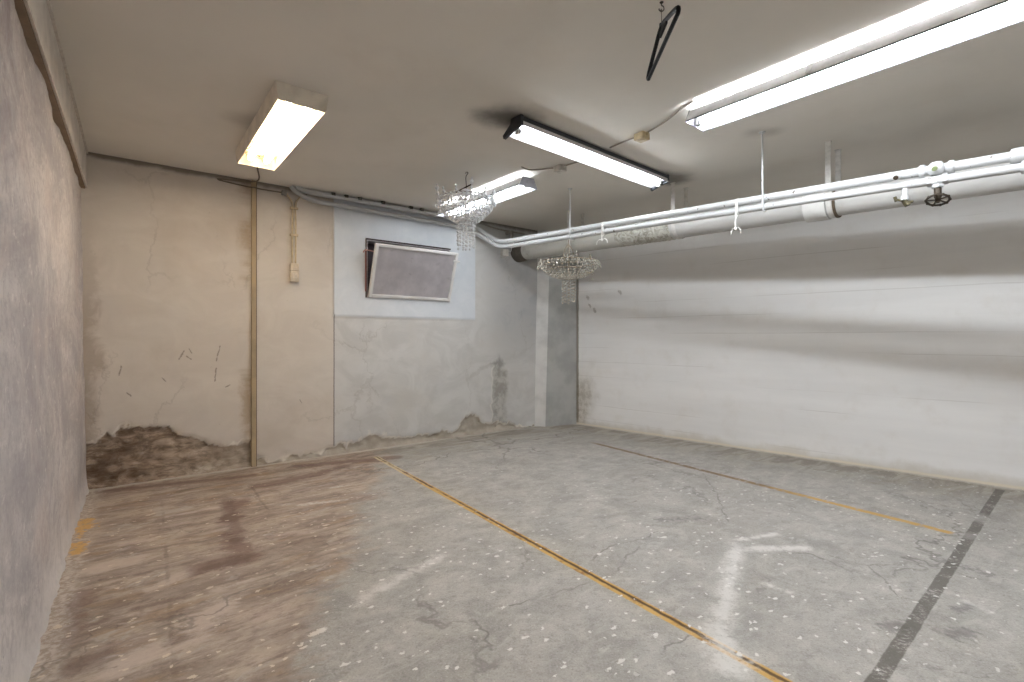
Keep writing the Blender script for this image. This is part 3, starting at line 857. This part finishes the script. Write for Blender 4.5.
# ------------------------------------------------------------------ pipes
def mat_pipe(name, base, chip, amt, grime=(120,112,98), gr=0.3):
    g = G(name); x, y, z = g.xyz()
    n = g.noise(26, 4, .7); mid = g.noise(5, 5, .65)
    col = g.mix(g.ss(.4, .7, mid)*.5, rgb(*base), tuple(c*.86 for c in rgb(*base)[:3]) + (1,))
    col = g.mix(g.ss(.55, .75, g.noise(3, 5, .65))*gr, col, rgb(*grime))
    col = g.mix(g.ss(1 - amt, 1 - amt + .02, n), col, rgb(*chip))
    g.bump(n, .15, .004)
    return g.set(color=col, rough=.45, spec=.45)
M_PIPE = mat_pipe('white_pipe_paint', (186,187,188), (72,60,50), .345)
M_DRAIN = mat_pipe('drain_pipe_paint', (186,185,182), (150,140,126), .22, (150,140,124), .55)
WD = Vector((-0.656, 0.755)).normalized()
def wp(s, z): return (1.66 + WD.x*s, 3.16 + WD.y*s, z)
def bw(t, off, z):                                  # beside the back wall
    q = A + EB*t + NB*off; return (q.x, q.y, z)
def Zu(s): return CAM_Z + 0.916 + 0.042*s
def Zl(s): return CAM_Z + 0.858 + 0.0435*s
s_rear = -4.9
UP = [bw(1.40, .055, CEIL - .002), bw(1.44, .055, CEIL - .012), bw(1.52, .055, CAM_Z + 1.320), bw(2.2, .055, CAM_Z + 1.314), bw(2.91, .055, CAM_Z + 1.305), bw(3.12, .06, CAM_Z + 1.285),
      bw(3.30, .09, CAM_Z + 1.235), wp(2.87, CAM_Z + 1.105), wp(2.68, CAM_Z + 1.035)]
LO = [bw(1.36, .055, CEIL - .004), bw(1.40, .055, CEIL - .045), bw(1.49, .055, CAM_Z + 1.262), bw(1.62, .055, CAM_Z + 1.244), bw(2.2, .055, CAM_Z + 1.236), bw(2.91, .055, CAM_Z + 1.226), bw(3.12, .06, CAM_Z + 1.205),
      bw(3.29, .09, CAM_Z + 1.165), wp(2.86, CAM_Z + 1.045), wp(2.67, CAM_Z + 0.980)]
def water_pipe(label, head, Z, r):
    root = thing('water_pipe', label, 'pipe', (0, 0, 0), 0, 'thin white water pipes')
    body = [Vector(p) for p in smooth_path(head + [wp(2.25, Z(2.25)), wp(1.9, Z(1.9))], 6)]
    s = 1.9
    while s > s_rear:
        s -= .2; body.append(Vector(wp(s, Z(s))))
    MB().tube(body, r, 14).build('pipe_run', M_PIPE, root, smooth=True)
    return root
upper = water_pipe('upper of the two thin white pipes, bending along the back wall', UP, Zu, 0.0245)
lower = water_pipe('lower of the two thin white pipes, with a brown handwheel valve', LO, Zl, 0.0215)
def sleeve(parent, s0, s1, Z, r, name='coupling', m=M_PIPE):
    n = 6
    MB().tube([wp(s0 + (s1-s0)*k/n, Z(s0 + (s1-s0)*k/n)) for k in range(n+1)], [r*.93] + [r]*(n-1) + [r*.93], 16).build(name, m, parent, smooth=True)
sleeve(upper, -1.115, -1.21, Zu, .037); sleeve(lower, -1.15, -1.24, Zl, .033)
M_BRASS = plain('old_brass', (70,64,42), .5, metal=.3); M_IRON = plain('brown_iron', (54,44,32), .6, metal=.1)
# union ball on the upper pipe with a green stub, and an open stub beside it
PV = Vector((WD.y, -WD.x)); TOW = Vector((-WD.y, WD.x, 0))      # TOW: out of the pipes towards the room
if TOW.dot(Vector((-1, -1, 0))) < 0: TOW = -TOW
c = Vector(wp(-.845, Zu(-.845)))
root = upper
vb = MB(); vb.lathe([(.004,-.036),(.024,-.031),(.036,-.012),(.038,0),(.036,.014),(.024,.031),(.004,.037)], (c + TOW*.010), 18)
vb = vb.build('union_valve', M_PIPE, root, smooth=True)
mb = MB(); mb.tube([c + TOW*.040 + Vector((0,0,-.004)), c + TOW*.062 + Vector((0,0,-.012))], .012, 10); mb.build('green_spigot', plain('verdigris', (126,138,96), .6), vb, smooth=True)
sleeve(upper, -.80, -.775, Zu, .033); sleeve(upper, -.915, -.89, Zu, .033)
c = Vector(wp(-.765 + .08, Zu(-.685)))
mb = MB(); mb.tube([c, c + TOW*.05 + Vector((0,0,-.022))], .017, 12); sb = mb.build('open_stub', M_PIPE, upper, smooth=True)
mb = MB(); mb.tube([c + TOW*.0495 + Vector((0,0,-.0218)), c + TOW*.0515 + Vector((0,0,-.0228))], .012, 12); mb.build('stub_bore', M_IRON, sb, smooth=True)
# gate valve under the lower pipe
c = Vector(wp(-.850, Zl(-.850)))
vb = MB(); vb.lathe([(.030,-.012),(.034,-.004),(.034,.020),(.028,.026)], c + Vector((0,0,-.008)), 8); vb.lathe([(.024,-.034),(.027,-.030),(.027,-.012),(.024,-.010)], c + Vector((0,0,-.006)), 6)
vb = vb.build('gate_valve', M_PIPE, lower, smooth=False)
for ds in (-.03, .03):
    MB().tube([wp(-.850 + ds - .011, Zl(-.85)), wp(-.850 + ds + .011, Zl(-.85))], .029, 6).build('valve_nut', M_PIPE, vb)
mb = MB(); mb.lathe([(.014,-.092),(.016,-.088),(.016,-.042),(.014,-.038)], c, 10); mb.build('bonnet', M_IRON, vb, smooth=True)
mb = MB(); wc = c + Vector((0,0,-.102)); mb.ring(wc, .046, .0055, 24, 8)
for k in range(5):
    a = 2*PI*k/5; mb.tube([wc, wc + Vector((math.cos(a)*.046, math.sin(a)*.046, 0))], .0045, 6)
mb.lathe([(.006,-.014),(.012,-.012),(.012,.012),(.006,.014)], wc, 10)
for k in range(10):
    a = 2*PI*k/10; mb.lathe([(.002,-.007),(.007,-.004),(.007,.004),(.002,.007)], wc + Vector((math.cos(a)*.047, math.sin(a)*.047, 0)), 8)
from mathutils import Matrix
tilt = Matrix.Rotation(math.radians(24), 3, WD.to_3d())
if (tilt @ Vector((0, 0, -1))).dot(TOW) < 0: tilt = Matrix.Rotation(math.radians(-24), 3, WD.to_3d())
mb.v = [tuple(wc + tilt @ (Vector(q) - wc)) for q in mb.v]
mb.build('handwheel', M_IRON, vb, smooth=True)
# drain cock further along
c = Vector(wp(-.715, Zl(-.715)))
cb = MB(); cb.tube([c + Vector((0,0,-.015)), c + Vector((0,0,-.062)) + TOW*.006], .0135, 12); cb.tube([c + Vector((0,0,-.06)) + TOW*.006, c + Vector((0,0,-.084)) + TOW*.01], .019, 12)
cb = cb.build('drain_cock', M_PIPE, lower, smooth=True)
mb = MB(); q = c + Vector((0,0,-.084)) + TOW*.01
mb.tube([q, q + Vector((.01, -.01, -.030))], .014, 8); mb.tube([q + Vector((0,0,-.005)), q + Vector((-.035, .02, .012))], .006, 8); mb.tube([q + Vector((-.03, .018, .0)), q + Vector((-.036, .021, .026))], .008, 8)
mb.tube([q + Vector((0,0,-.008)), q + Vector((.022, -.03, -.014))], .007, 8)
mb.build('cock_tap', M_BRASS, cb, smooth=True)

# large drain pipe
DD = Vector((-1.569, 1.794)).normalized(); DA = Vector((2.249, 3.386)); DN = Vector((DD.y, -DD.x))
RD = 0.103
def dp(s, dz=0.0): return (DA.x + DD.x*s, DA.y + DD.y*s, CAM_Z + 0.955 + 0.0265*s + dz)
wall_hit = hit(DA, DD, A, EB); s_far = (wall_hit - DA).length - .01
drain = thing('drain_pipe', 'fat white drain pipe slung under the ceiling behind the thin pipes', 'pipe')
def dseg(name, s0, s1, r, m, n=24, seg=28):
    return MB().tube([dp(s0 + (s1-s0)*k/n) for k in range(n+1)], r, seg).build(name, m, drain, smooth=True)
dseg('pipe_run', -4.9, 1.80, RD, M_DRAIN)
M_FAR = mat_pipe('grey_pipe_paint', (176,174,166), (110,100,86), .30, (112,104,90), .7)
dseg('far_section', 1.80, s_far, RD*1.03, M_FAR)
# split collar: socket end with a lip
o = dseg('collar', .022, .16, RD*1.17, mat_pipe('collar_paint', (214,213,210), (120,104,84), .2), 6)
dseg('collar_lip', -.036, -.022, RD*1.13, plain('rubber_lip', (92,78,62), .8), 2)
# crumpled lagging
g = G('lagging'); n1 = g.noise(22, 5, .7, dist=1.2)
lc = g.mix(g.ss(.35, .6, n1), rgb(140,137,126), rgb(188,186,177)); g.bump(n1, .4, .012)
M_LAG = g.set(color=lc, rough=.9, spec=.1)
s0, s1 = 1.22, 1.80
pts = [dp(s0 + (s1-s0)*k/40) for k in range(41)]
rr = [RD*(1.03 + .035*mnoise.noise(Vector((k*.9, 0, 0))) + .02*math.sin(k*1.9)) + .003 for k in range(41)]
MB().tube(pts, rr, 28).build('lagging_wrap', M_LAG, drain, smooth=True)
MB().tube([dp(s_far - .16), dp(s_far - .10), dp(s_far)], [RD*1.08, RD*1.16, RD*1.2], 24).build('wall_socket', plain('dark_socket', (92,86,78), .8), drain, smooth=True)

M_BAND = plain('strap_paint', (206,204,200), .5)
def strap(s, label):
    r = thing('pipe_strap', label, 'pipe hanger', dp(s), math.atan2(DN.y, DN.x), 'flat strap hangers of the fat pipe')
    # local x across the pipe, y along it, z = 0 at the pipe axis
    R = RD*1.05 + .002; top = CEIL - dp(s)[2]
    if s == 0: R = RD*1.05 + .002
    w = .017
    line = [(-R, top)] + [(-R*math.cos(a), -R*math.sin(a)) for a in [PI*k/20 for k in range(21)]] + [(R, top)]
    mb = MB()
    for (x0, z0), (x1, z1) in zip(line, line[1:]):
        mid = Vector((x0 + x1, z0 + z1)) ; out = mid.normalized() if abs(z1 - z0) < .2 else Vector((1 if x0 > 0 else -1, 0))
        a, b2 = (x0, z0), (x1, z1)
        q = []
        for (xx, zz) in (a, b2): 
            o2 = Vector((xx, min(zz, 0))).normalized()*.003
            q.append((xx + o2.x, zz + o2.y))
        vs = [(a[0], -w, a[1]), (b2[0], -w, b2[1]), (b2[0], w, b2[1]), (a[0], w, a[1]), (q[0][0], -w, q[0][1]), (q[1][0], -w, q[1][1]), (q[1][0], w, q[1][1]), (q[0][0], w, q[0][1])]
        mb.add(vs, [(0,1,2,3), (7,6,5,4), (0,4,5,1), (1,5,6,2), (2,6,7,3), (3,7,4,0)])
    mb.build('strap_band', M_BAND, r)
    for sx in (-1, 1):
        MB().box(sx*R - .012, sx*R + .012, -w - .002, w + .002, top - .006, top - .0005).build('ceiling_plate', M_BAND, r)
    return r
strap(0.0, 'flat strap hanger of the fat pipe beside the white collar')
strap(1.170, 'flat strap hanger of the fat pipe below the black ended light')
strap(2.38, 'flat strap hanger of the fat pipe behind the lower chandelier')

def rod(p, s, label):
    """rod dropping from the ceiling with a hook round both thin pipes"""
    r = thing('hanger_rod', label, 'pipe hanger', (p[0], p[1], CEIL), 0, 'thin rods carrying the thin pipes')
    u = Vector(wp(s, Zu(s))); l = Vector(wp(s, Zl(s)))
    b0 = Vector((p[0], p[1], CEIL)); T = TOW
    P = [Vector((0,0,-.001)), (u + T*.030 + Vector((0,0,.05))) - b0, (u + T*.031) - b0, (l + T*.029) - b0, (l + T*.012 + Vector((0,0,-.028))) - b0, (l - T*.015 + Vector((0,0,-.027))) - b0]
    MB().tube(smooth_path(P, 4), .0055, 8).build('rod', M_PIPE, r, smooth=True)
    MB().lathe([(.018, -.006), (.02, -.003), (.02, -.0005)], (0,0,0), 14).build('ceiling_cup', M_PIPE, r, smooth=True)
    for q, rad in ((u, .029), (l, .026)):
        cl = []
        for k in range(20):
            a = 2*PI*k/20; cl.append(q - b0 + T*(math.cos(a)*rad) + Vector((0, 0, math.sin(a)*rad)))
        MB().tube(cl, .004, 6, closed=True).build('clip', M_PIPE, r, smooth=True)
rod((1.636, 3.163), 0.01, 'thin white rod holding the thin pipes below the long trough light')
rod((0.523, 4.358), 1.69, 'thin white rod holding the thin pipes above the lower chandelier')

# string ties
M_STR = plain('white_string', (226,224,220), .9)
def tie(s, drop, bow, label):
    u = Vector(wp(s, Zu(s))); l = Vector(wp(s, Zl(s))); T = TOW; Zv = Vector((0,0,1))
    r = thing('string_tie', label, 'string', l, 0, 'white string ties knotted round the thin pipes')
    loop = [u + T*.028 - l, u + Zv*.027 - l, u - T*.028 - l, l - T*.026 - l, l - Zv*.026 - l, l + T*.027 - l]
    mb = MB(); mb.tube(smooth_path(loop + [loop[0]], 4)[:-1], .0035, 6, closed=True); mb.tube(smooth_path([p + Vector((.008, -.004, 0)) for p in loop + [loop[0]]], 4)[:-1], .0035, 6, closed=True)
    mb.build('loop', M_STR, r, smooth=True)
    k = T*.026 - Zv*drop
    mb = MB(); mb.tube(smooth_path([loop[5], T*.030 - Zv*drop*.5, k], 5), .0045, 6); mb.tube(smooth_path([loop[4], T*.012 - Zv*drop*.6 + WD.to_3d()*.012, k], 5), .004, 6)
    mb.build('hanging_strands', M_STR, r, smooth=True)
    mb = MB(); mb.lathe([(.003,-.012),(.010,-.006),(.011,.004),(.004,.012)], k, 8)
    W3 = WD.to_3d()
    for sgn in (-1, 1):
        mb.tube(smooth_path([k, k + W3*.03*sgn*bow + Zv*.006, k + W3*.052*sgn*bow - Zv*.010, k + W3*.058*sgn*bow - Zv*.034], 4), .0035, 6)
    mb.build('knot', M_STR, r, smooth=True)
tie(.185, .125, .55, 'white string tie with hanging ends right of the rod below the long trough light'.replace('right of', 'beside'))
tie(1.325, .075, 1.0, 'white string tie with a bow between the lower chandelier and the lagged pipe')

# conduit, clamps and stub pipe over the bend
M_OLD = plain('grey_conduit', (150,146,138), .6)
pts = [bw(1.62, .03, CEIL - .012), bw(2.2, .03, CEIL - .013), bw(2.9, .03, CEIL - .013), bw(3.3, .035, CEIL - .03), bw(3.62, .04, CEIL - .075), bw(4.0, .05, CEIL - .082)]
cd = thing('conduit', 'thin grey conduit under the ceiling above the back wall pipes', 'conduit')
MB().tube(smooth_path(pts, 4), .010, 10).build('conduit_run', M_OLD, cd, smooth=True)
for t in (1.72, 1.84, 1.97, 2.2, 2.50, 2.62):
    q = bw(t, .05, 0); mb = MB().box(-.018, .018, -.035, .02, -.028, -.001)
    o = mb.build('clamp', plain('dark_clamp', (82,78,72), .7), cd, bevel=.003); o.location = (q[0], q[1], CEIL); o.rotation_euler = (0,0,math.atan2(EB.y, EB.x))
br = thing('pipe_bracket', 'grey angle bracket and pipe stub where the white pipes bend', 'bracket', bw(3.76, 0, CAM_Z + 1.06), math.atan2(EB.y, EB.x))
mb = MB().box(-.014, .014, -.13, -.105, .035, .20).box(-.014, .014, -.13, -.004, .17, .20); mb.build('bracket_arm', M_OLD, br, bevel=.003)
mb = MB(); mb.tube([(.02, -.10, .140), (.24, -.12, .130)], .016, 12); mb.build('pipe_stub', M_PIPE, br, smooth=True)
bx = thing('terminal_box', 'small white box with loose wires under the bend of the white pipes', 'junction box', bw(3.72, 0.002, CAM_Z + 1.0), math.atan2(EB.y, EB.x))
MB().box(-.045, .045, -.05, 0, -.03, .05).build('body', M_JW, bx, bevel=.005)
mb = MB(); mb.tube(smooth_path([(-.03, -.03, .05), (-.04, -.06, .10), (.01, -.08, .07), (.04, -.07, .09), (.045, -.05, .13)], 5), .004, 6); mb.tube(smooth_path([(.03, -.03, .05), (.055, -.07, .02), (.06, -.08, .09), (.03, -.06, .14)], 5), .004, 6)
mb.build('loose_wires', M_STR, bx, smooth=True)

# switch with its twin conduit
SWT = 1.392
sw = thing('wall_switch', 'small cream switch box on the beige wall below two thin conduits', 'switch', bw(SWT, .004, CAM_Z + .50), math.atan2(EB.y, EB.x))
MB().box(-.036, .036, -.045, 0, 0, .165).build('body', plain('switch_cream', (216,202,180), .5), sw, bevel=.006)
MB().box(-.020, .020, -.051, -.044, .03, .075).build('rocker', plain('rocker_cream', (224,212,194), .45), sw, bevel=.002)
MB().box(-.037, .037, -.0455, -.02, .098, .101).build('lid_joint', plain('joint_brown', (140,120,96), .7), sw)
cw = thing('wall_conduit', 'pair of thin cream conduits running down to the cream switch', 'conduit', bw(SWT, .004, CAM_Z + .66), math.atan2(EB.y, EB.x))
M_CC = plain('cream_conduit', (204,186,156), .6)
top = CEIL - CAM_Z - .66
mb = MB(); mb.tube(smooth_path([(-.016, -.018, 0.0), (-.016, -.016, .3), (-.014, -.016, top - .16), (-.05, -.02, top - .09), (-.075, -.022, top - .06)], 5), .008, 10); mb.build('conduit_run', M_CC, cw, smooth=True)
mb = MB(); mb.tube(smooth_path([(.012, -.018, 0.0), (.014, -.016, .3), (.012, -.016, top - .16), (.035, -.02, top - .10), (.06, -.024, top - .07)], 5), .008, 10); mb.build('conduit_run', M_CC, cw, smooth=True)
for zz in (.26, .50):
    MB().box(-.034, .034, -.028, 0, zz - .010, zz + .010).build('clip', M_CC, cw, bevel=.003)
for xx in (-.085, .085):
    MB().box(xx - .02, xx + .02, -.04, 0, top - .085, top - .045).build('elbow_box', M_OLD, cw, bevel=.005)
q0 = Vector((-1.72, 3.60))
cable('thin dark wire from the cream box light along the top of the back wall', [(-1.86, 3.56, CEIL - .006), (-2.0, 3.80, CEIL - .008), (-2.17, 4.10, CEIL - .02), bw(0.80, .012, CEIL - .04), bw(1.02, .014, CEIL - .062), bw(1.07, .034, CEIL - .065), bw(1.13, .014, CEIL - .064), bw(1.29, .02, CEIL - .064)], .006,
      plain('dark_wire', (120,108,94), .7))

# ------------------------------------------------------------------ coat hanger
M_BLK = plain('black_plastic', (20,20,22), .6, spec=.2)
HX, HY = 0.600, 1.94
hk = thing('ceiling_hook', 'small open screw hook in the ceiling holding the black hanger', 'hook', (HX, HY, CEIL))
mb = MB(); mb.tube(smooth_path([(0, 0, 0), (0, 0, -.012), (.008, 0, -.018), (.009, 0, -.030), (0, 0, -.037), (-.009, 0, -.032), (-.010, 0, -.026)], 4), .0022, 8)
mb.build('hook_wire', M_IRON, hk, smooth=True); MB().lathe([(.006,-.003),(.008,-.001),(.008,-.0002)], (0,0,0), 12).build('flange', M_IRON, hk, smooth=True)
HZ = 1.245 + CAM_Z                                # neck of the hanger
hg = thing('coat_hanger', 'black plastic coat hanger hanging edge-on from the ceiling hook', 'hanger', (HX, HY, HZ), math.radians(87.5))
top = (CEIL - .035) - HZ
mb = MB(); mb.tube(smooth_path([(0, 0, -.005), (0, 0, top - .030), (.0, 0, top - .012), (.004, .0, top), (-.004, .004, top + .004), (-.014, .004, top - .002), (-.018, .004, top - .014)], 4), .0016, 6)
mb.build('wire_hook', plain('hook_steel', (120,112,104), .35, metal=.8), hg, smooth=True)
mb = MB()
for sgn in (-1, 1):
    arm = [(0, 0, .006), (sgn*.03, 0, .002), (sgn*.08, 0, -.016), (sgn*.15, 0, -.040), (sgn*.205, 0, -.062), (sgn*.224, 0, -.074), (sgn*.226, 0, -.084), (sgn*.216, 0, -.090)]
    mb.tube(smooth_path(arm, 4), [.0085]*(len(arm)*4 - 3), 8)
mb.build('shoulder', M_BLK, hg, smooth=True)
mb = MB(); mb.tube([(-.217, 0, -.090), (-.1, 0, -.089), (.1, 0, -.089), (.217, 0, -.090)], .0085, 8); mb.build('trouser_bar', M_BLK, hg, smooth=True)
mb = MB(); mb.tube([(0, 0, .016), (0, 0, -.010)], .009, 10); mb.box(-.075, .02, -.004, .004, -.030, -.004); mb.build('neck', M_BLK, hg, smooth=False)

# ------------------------------------------------------------------ chandeliers
def crystal(name, tint, diff):
    g = G(name)
    nt = g.nt
    gl = g.n.new('ShaderNodeBsdfGlossy'); gl.inputs['Roughness'].default_value = .06; gl.inputs['Color'].default_value = (.95, .96, .97, 1)
    tr = g.n.new('ShaderNodeBsdfRefraction'); tr.inputs['Roughness'].default_value = .02; tr.inputs['IOR'].default_value = 1.5; tr.inputs['Color'].default_value = tint
    df = g.n.new('ShaderNodeBsdfDiffuse'); df.inputs['Color'].default_value = tint
    a = g.n.new('ShaderNodeMixShader'); a.inputs[0].default_value = .6
    nt.links.new(tr.outputs[0], a.inputs[1]); nt.links.new(gl.outputs[0], a.inputs[2])
    b = g.n.new('ShaderNodeMixShader'); b.inputs[0].default_value = diff
    nt.links.new(a.outputs[0], b.inputs[1]); nt.links.new(df.outputs[0], b.inputs[2])
    nt.links.new(b.outputs[0], g.out.inputs[0])
    return g.mat
CR1 = crystal('clear_crystal', (.74, .75, .77, 1), .72)
CR2 = crystal('dusty_crystal', (.46, .43, .37, 1), .72)
M_CHROME = plain('tarnished_chrome', (170,166,160), .3, metal=.9)
M_DULL = plain('dull_wire', (120,108,90), .45, metal=.7)
def strand(pts, r, m, parent, name='crystal_strand', gap=1.0):
    """beads threaded along a path"""
    P = smooth_path(pts, 8); mb = MB()
    acc = 0.0; step = r*2.5*gap; last = P[0]; mb.bead(last, r)
    for q in P[1:]:
        acc += (q - last).length
        if acc >= step:
            mb.bead(q, r*random.uniform(.85, 1.1)); acc = 0
        last = q
    return mb.build(name, m, parent)
def chandelier(label, loc, R, rc, zr, zb, zt, m, metal, nb, nc, bead, ups, extra):
    """loc: centre of the rim; zb: foot of the bowl, zt: foot of the tail, all below the rim; hook: height of the hang point"""
    r = thing('crystal_chandelier', label, 'chandelier', loc, random.uniform(0, .4), 'crystal chandeliers')
    MB().ring((0,0,0), R, .0045, 48, 6).build('rim_hoop', metal, r, smooth=True)
    MB().ring((0,0,zb), rc, .004, 28, 6).build('lower_hoop', metal, r, smooth=True)
    MB().ring((0,0,zb*.52), R*.80, .003, 40, 6).build('middle_hoop', metal, r, smooth=True)
    mb = MB(); mb.tube([(0,0,zb), (0,0,.03)], .006, 10); mb.lathe([(.004,-.012),(.020,-.004),(.020,.006),(.006,.014)], (0,0,.0), 14); mb.build('stem', metal, r, smooth=True)
    mb = MB()
    for k in range(4):
        a = PI/2*k; mb.tube([(0,0,.0), (R*math.cos(a), R*math.sin(a), 0)], .003, 6)
    mb.build('spider', metal, r, smooth=True)
    for k in range(nb):                                        # bowl
        a = 2*PI*k/nb; ca, sa = math.cos(a), math.sin(a)
        strand([(R*ca, R*sa, -.004), (R*.985*ca, R*.985*sa, zb*.25), (R*.84*ca, R*.84*sa, zb*.55), (R*.52*ca + rc*.1*ca, R*.52*sa + rc*.1*sa, zb*.86), (rc*1.02*ca, rc*1.02*sa, zb*.99)], bead*random.uniform(.92, 1.06), m, r)
    for k in range(nb):                                        # swags under the rim
        a0 = 2*PI*k/nb; a1 = 2*PI*(k + 1)/nb; am = (a0 + a1)/2; q = R*1.03
        strand([(q*math.cos(a0), q*math.sin(a0), -.006), (q*math.cos(am), q*math.sin(am), -.040), (q*math.cos(a1), q*math.sin(a1), -.006)], bead*.9, m, r, 'crystal_swag')
    for k in range(nc):                                        # tail
        a = 2*PI*(k + .5)/nc; ca, sa = math.cos(a), math.sin(a)
        zz = zt + random.uniform(0, .03) + (.012 if k % 2 else 0)
        strand([(rc*.95*ca, rc*.95*sa, zb), (rc*.95*ca, rc*.95*sa, (zb + zz)/2), (rc*.92*ca, rc*.92*sa, zz)], bead, m, r, 'tail_strand')
    strand([(0, 0, zb), (0, 0, (zb + zt)/2), (0, 0, zt - .005)], bead*1.1, m, r, 'tail_strand')
    for k in range(ups):                                        # upright drops on the rim
        a = 2*PI*(k + .3)/ups; ca, sa = math.cos(a), math.sin(a); big = 1.0 + .7*(k % 3 == 0)
        mb = MB(); mb.bead((R*1.02*ca, R*1.02*sa, .018*big), bead*1.15, 1.7, 8); mb.bead((R*1.05*ca, R*1.05*sa, .044*big), bead*1.0*big, 1.6, 8)
        if big > 1: mb.bead((R*1.05*ca, R*1.05*sa, .10), bead*.8, 1.5, 8)
        mb.tube([(R*ca, R*sa, 0), (R*1.05*ca, R*1.05*sa, .044*big)], .0015, 5)
        mb.build('rim_crystal', m, r)
    for k in range(10):                                        # loose pendants round the rim
        a = 2*PI*(k + .7)/10; ca, sa = math.cos(a), math.sin(a); q = R*1.07
        mb = MB(); mb.bead((q*ca, q*sa, -.020), bead*.8); mb.bead((q*ca, q*sa, -.048), bead*1.1, 2.0, 8); mb.tube([(R*ca, R*sa, -.002), (q*ca, q*sa, -.012)], .0012, 5)
        mb.build('pendant', m, r)
    extra(r, metal, m)
    return r
def extra1(r, metal, m):
    top = CEIL - 1e-3 - (CAM_Z + 1.122)
    mb = MB(); mb.tube(smooth_path([(0,0,.03), (.004,0,.10), (0,0,top - .055), (.004,0,top - .03), (.018,0,top - .008), (.006,0,top - .001), (-.006, 0, top - .012)], 5), .003, 8)
    mb.build('hook_wire', M_IRON, r, smooth=True)
    mb = MB(); mb.tube([(-.085,.03,.062), (-.03,.01,.088), (.05,-.02,.122)], .006, 8); mb.build('lamp_arm', M_IRON, r, smooth=True)
    mb = MB(); mb.lathe([(.004,.084),(.030,.080),(.046,.060),(.050,.046),(.046,.044),(.01,.05)], (.0,0,0), 20); mb.build('canopy', M_LAMPW, r, smooth=True)
chandelier('sparkling clear crystal chandelier hanging from the ceiling before the window', (-0.374, 3.92, CAM_Z + 1.122), .222, .072, 0, -.185, -.40, CR1, M_CHROME, 44, 15, .0105, 12, extra1)
def extra2(r, metal, m):
    # cord up to the thin pipes
    u = Vector(wp(1.735, Zl(1.735))); base = Vector((0.525, 4.470, CAM_Z + .70))
    mb = MB(); zt = u.z - base.z
    mb.tube(smooth_path([(0,0,.02), (.006,0,.10), (-.004,.004,.17), (0, -.004, zt - .026)], 5), .004, 6)
    mb.build('hanging_cord', M_DULL, r, smooth=True)
    mb = MB(); mb.tube(smooth_path([(.0,0,.17), (-.03,.0,.13), (-.05,0,.06), (-.035,0,.01)], 5), .004, 6); mb.tube(smooth_path([(.0,0,.16), (.03,.0,.12), (.05,.01,.07)], 5), .0035, 6)
    mb.build('loose_cord', M_DULL, r, smooth=True)
    for dx, ln in ((.185, .20), (.20, .14)):
        strand([(dx, -.10, -.01), (dx + .01, -.11, -ln*.5), (dx + .012, -.11, -ln)], .006, m, r, 'broken_strand', 2.2)
    for k in range(9):
        a = 2*PI*k/9; strand([(0, 0, .10), (.08*math.cos(a), .08*math.sin(a), .035), (.24*math.cos(a), .24*math.sin(a), .004)], .0072, m, r, 'top_strand', 1.3)
chandelier('dusty dull crystal chandelier tied below the white pipes near the far corner', (0.525, 4.470, CAM_Z + .70), .268, .062, 0, -.150, -.385, CR2, M_DULL, 36, 10, .0095, 3, extra2)

# ------------------------------------------------------------------ camera and picture settings
cam = bpy.data.cameras.new('camera'); co = bpy.data.objects.new('camera', cam); C.objects.link(co)
co.location = (0, 0, CAM_Z); co.rotation_euler = (PI/2, 0, 0)
cam.lens = 17.0; cam.sensor_width = 36.0; cam.shift_y = -3.0/1024.0; cam.clip_start = .05
sc = bpy.context.scene
sc.camera = co
w = bpy.data.worlds.new('world'); sc.world = w; w.use_nodes = True
w.node_tree.nodes['Background'].inputs[0].default_value = (0.5, 0.5, 0.5, 1); w.node_tree.nodes['Background'].inputs[1].default_value = 0.05
vs_ = sc.view_settings
vs_.view_transform = 'Standard'; vs_.look = 'None'; vs_.gamma = 1.0; vs_.use_curve_mapping = False
vs_.exposure = 1.17
sc.cycles.max_bounces = 8; sc.cycles.diffuse_bounces = 5; sc.cycles.use_denoising = True
sc.cycles.sample_clamp_indirect = 6.0
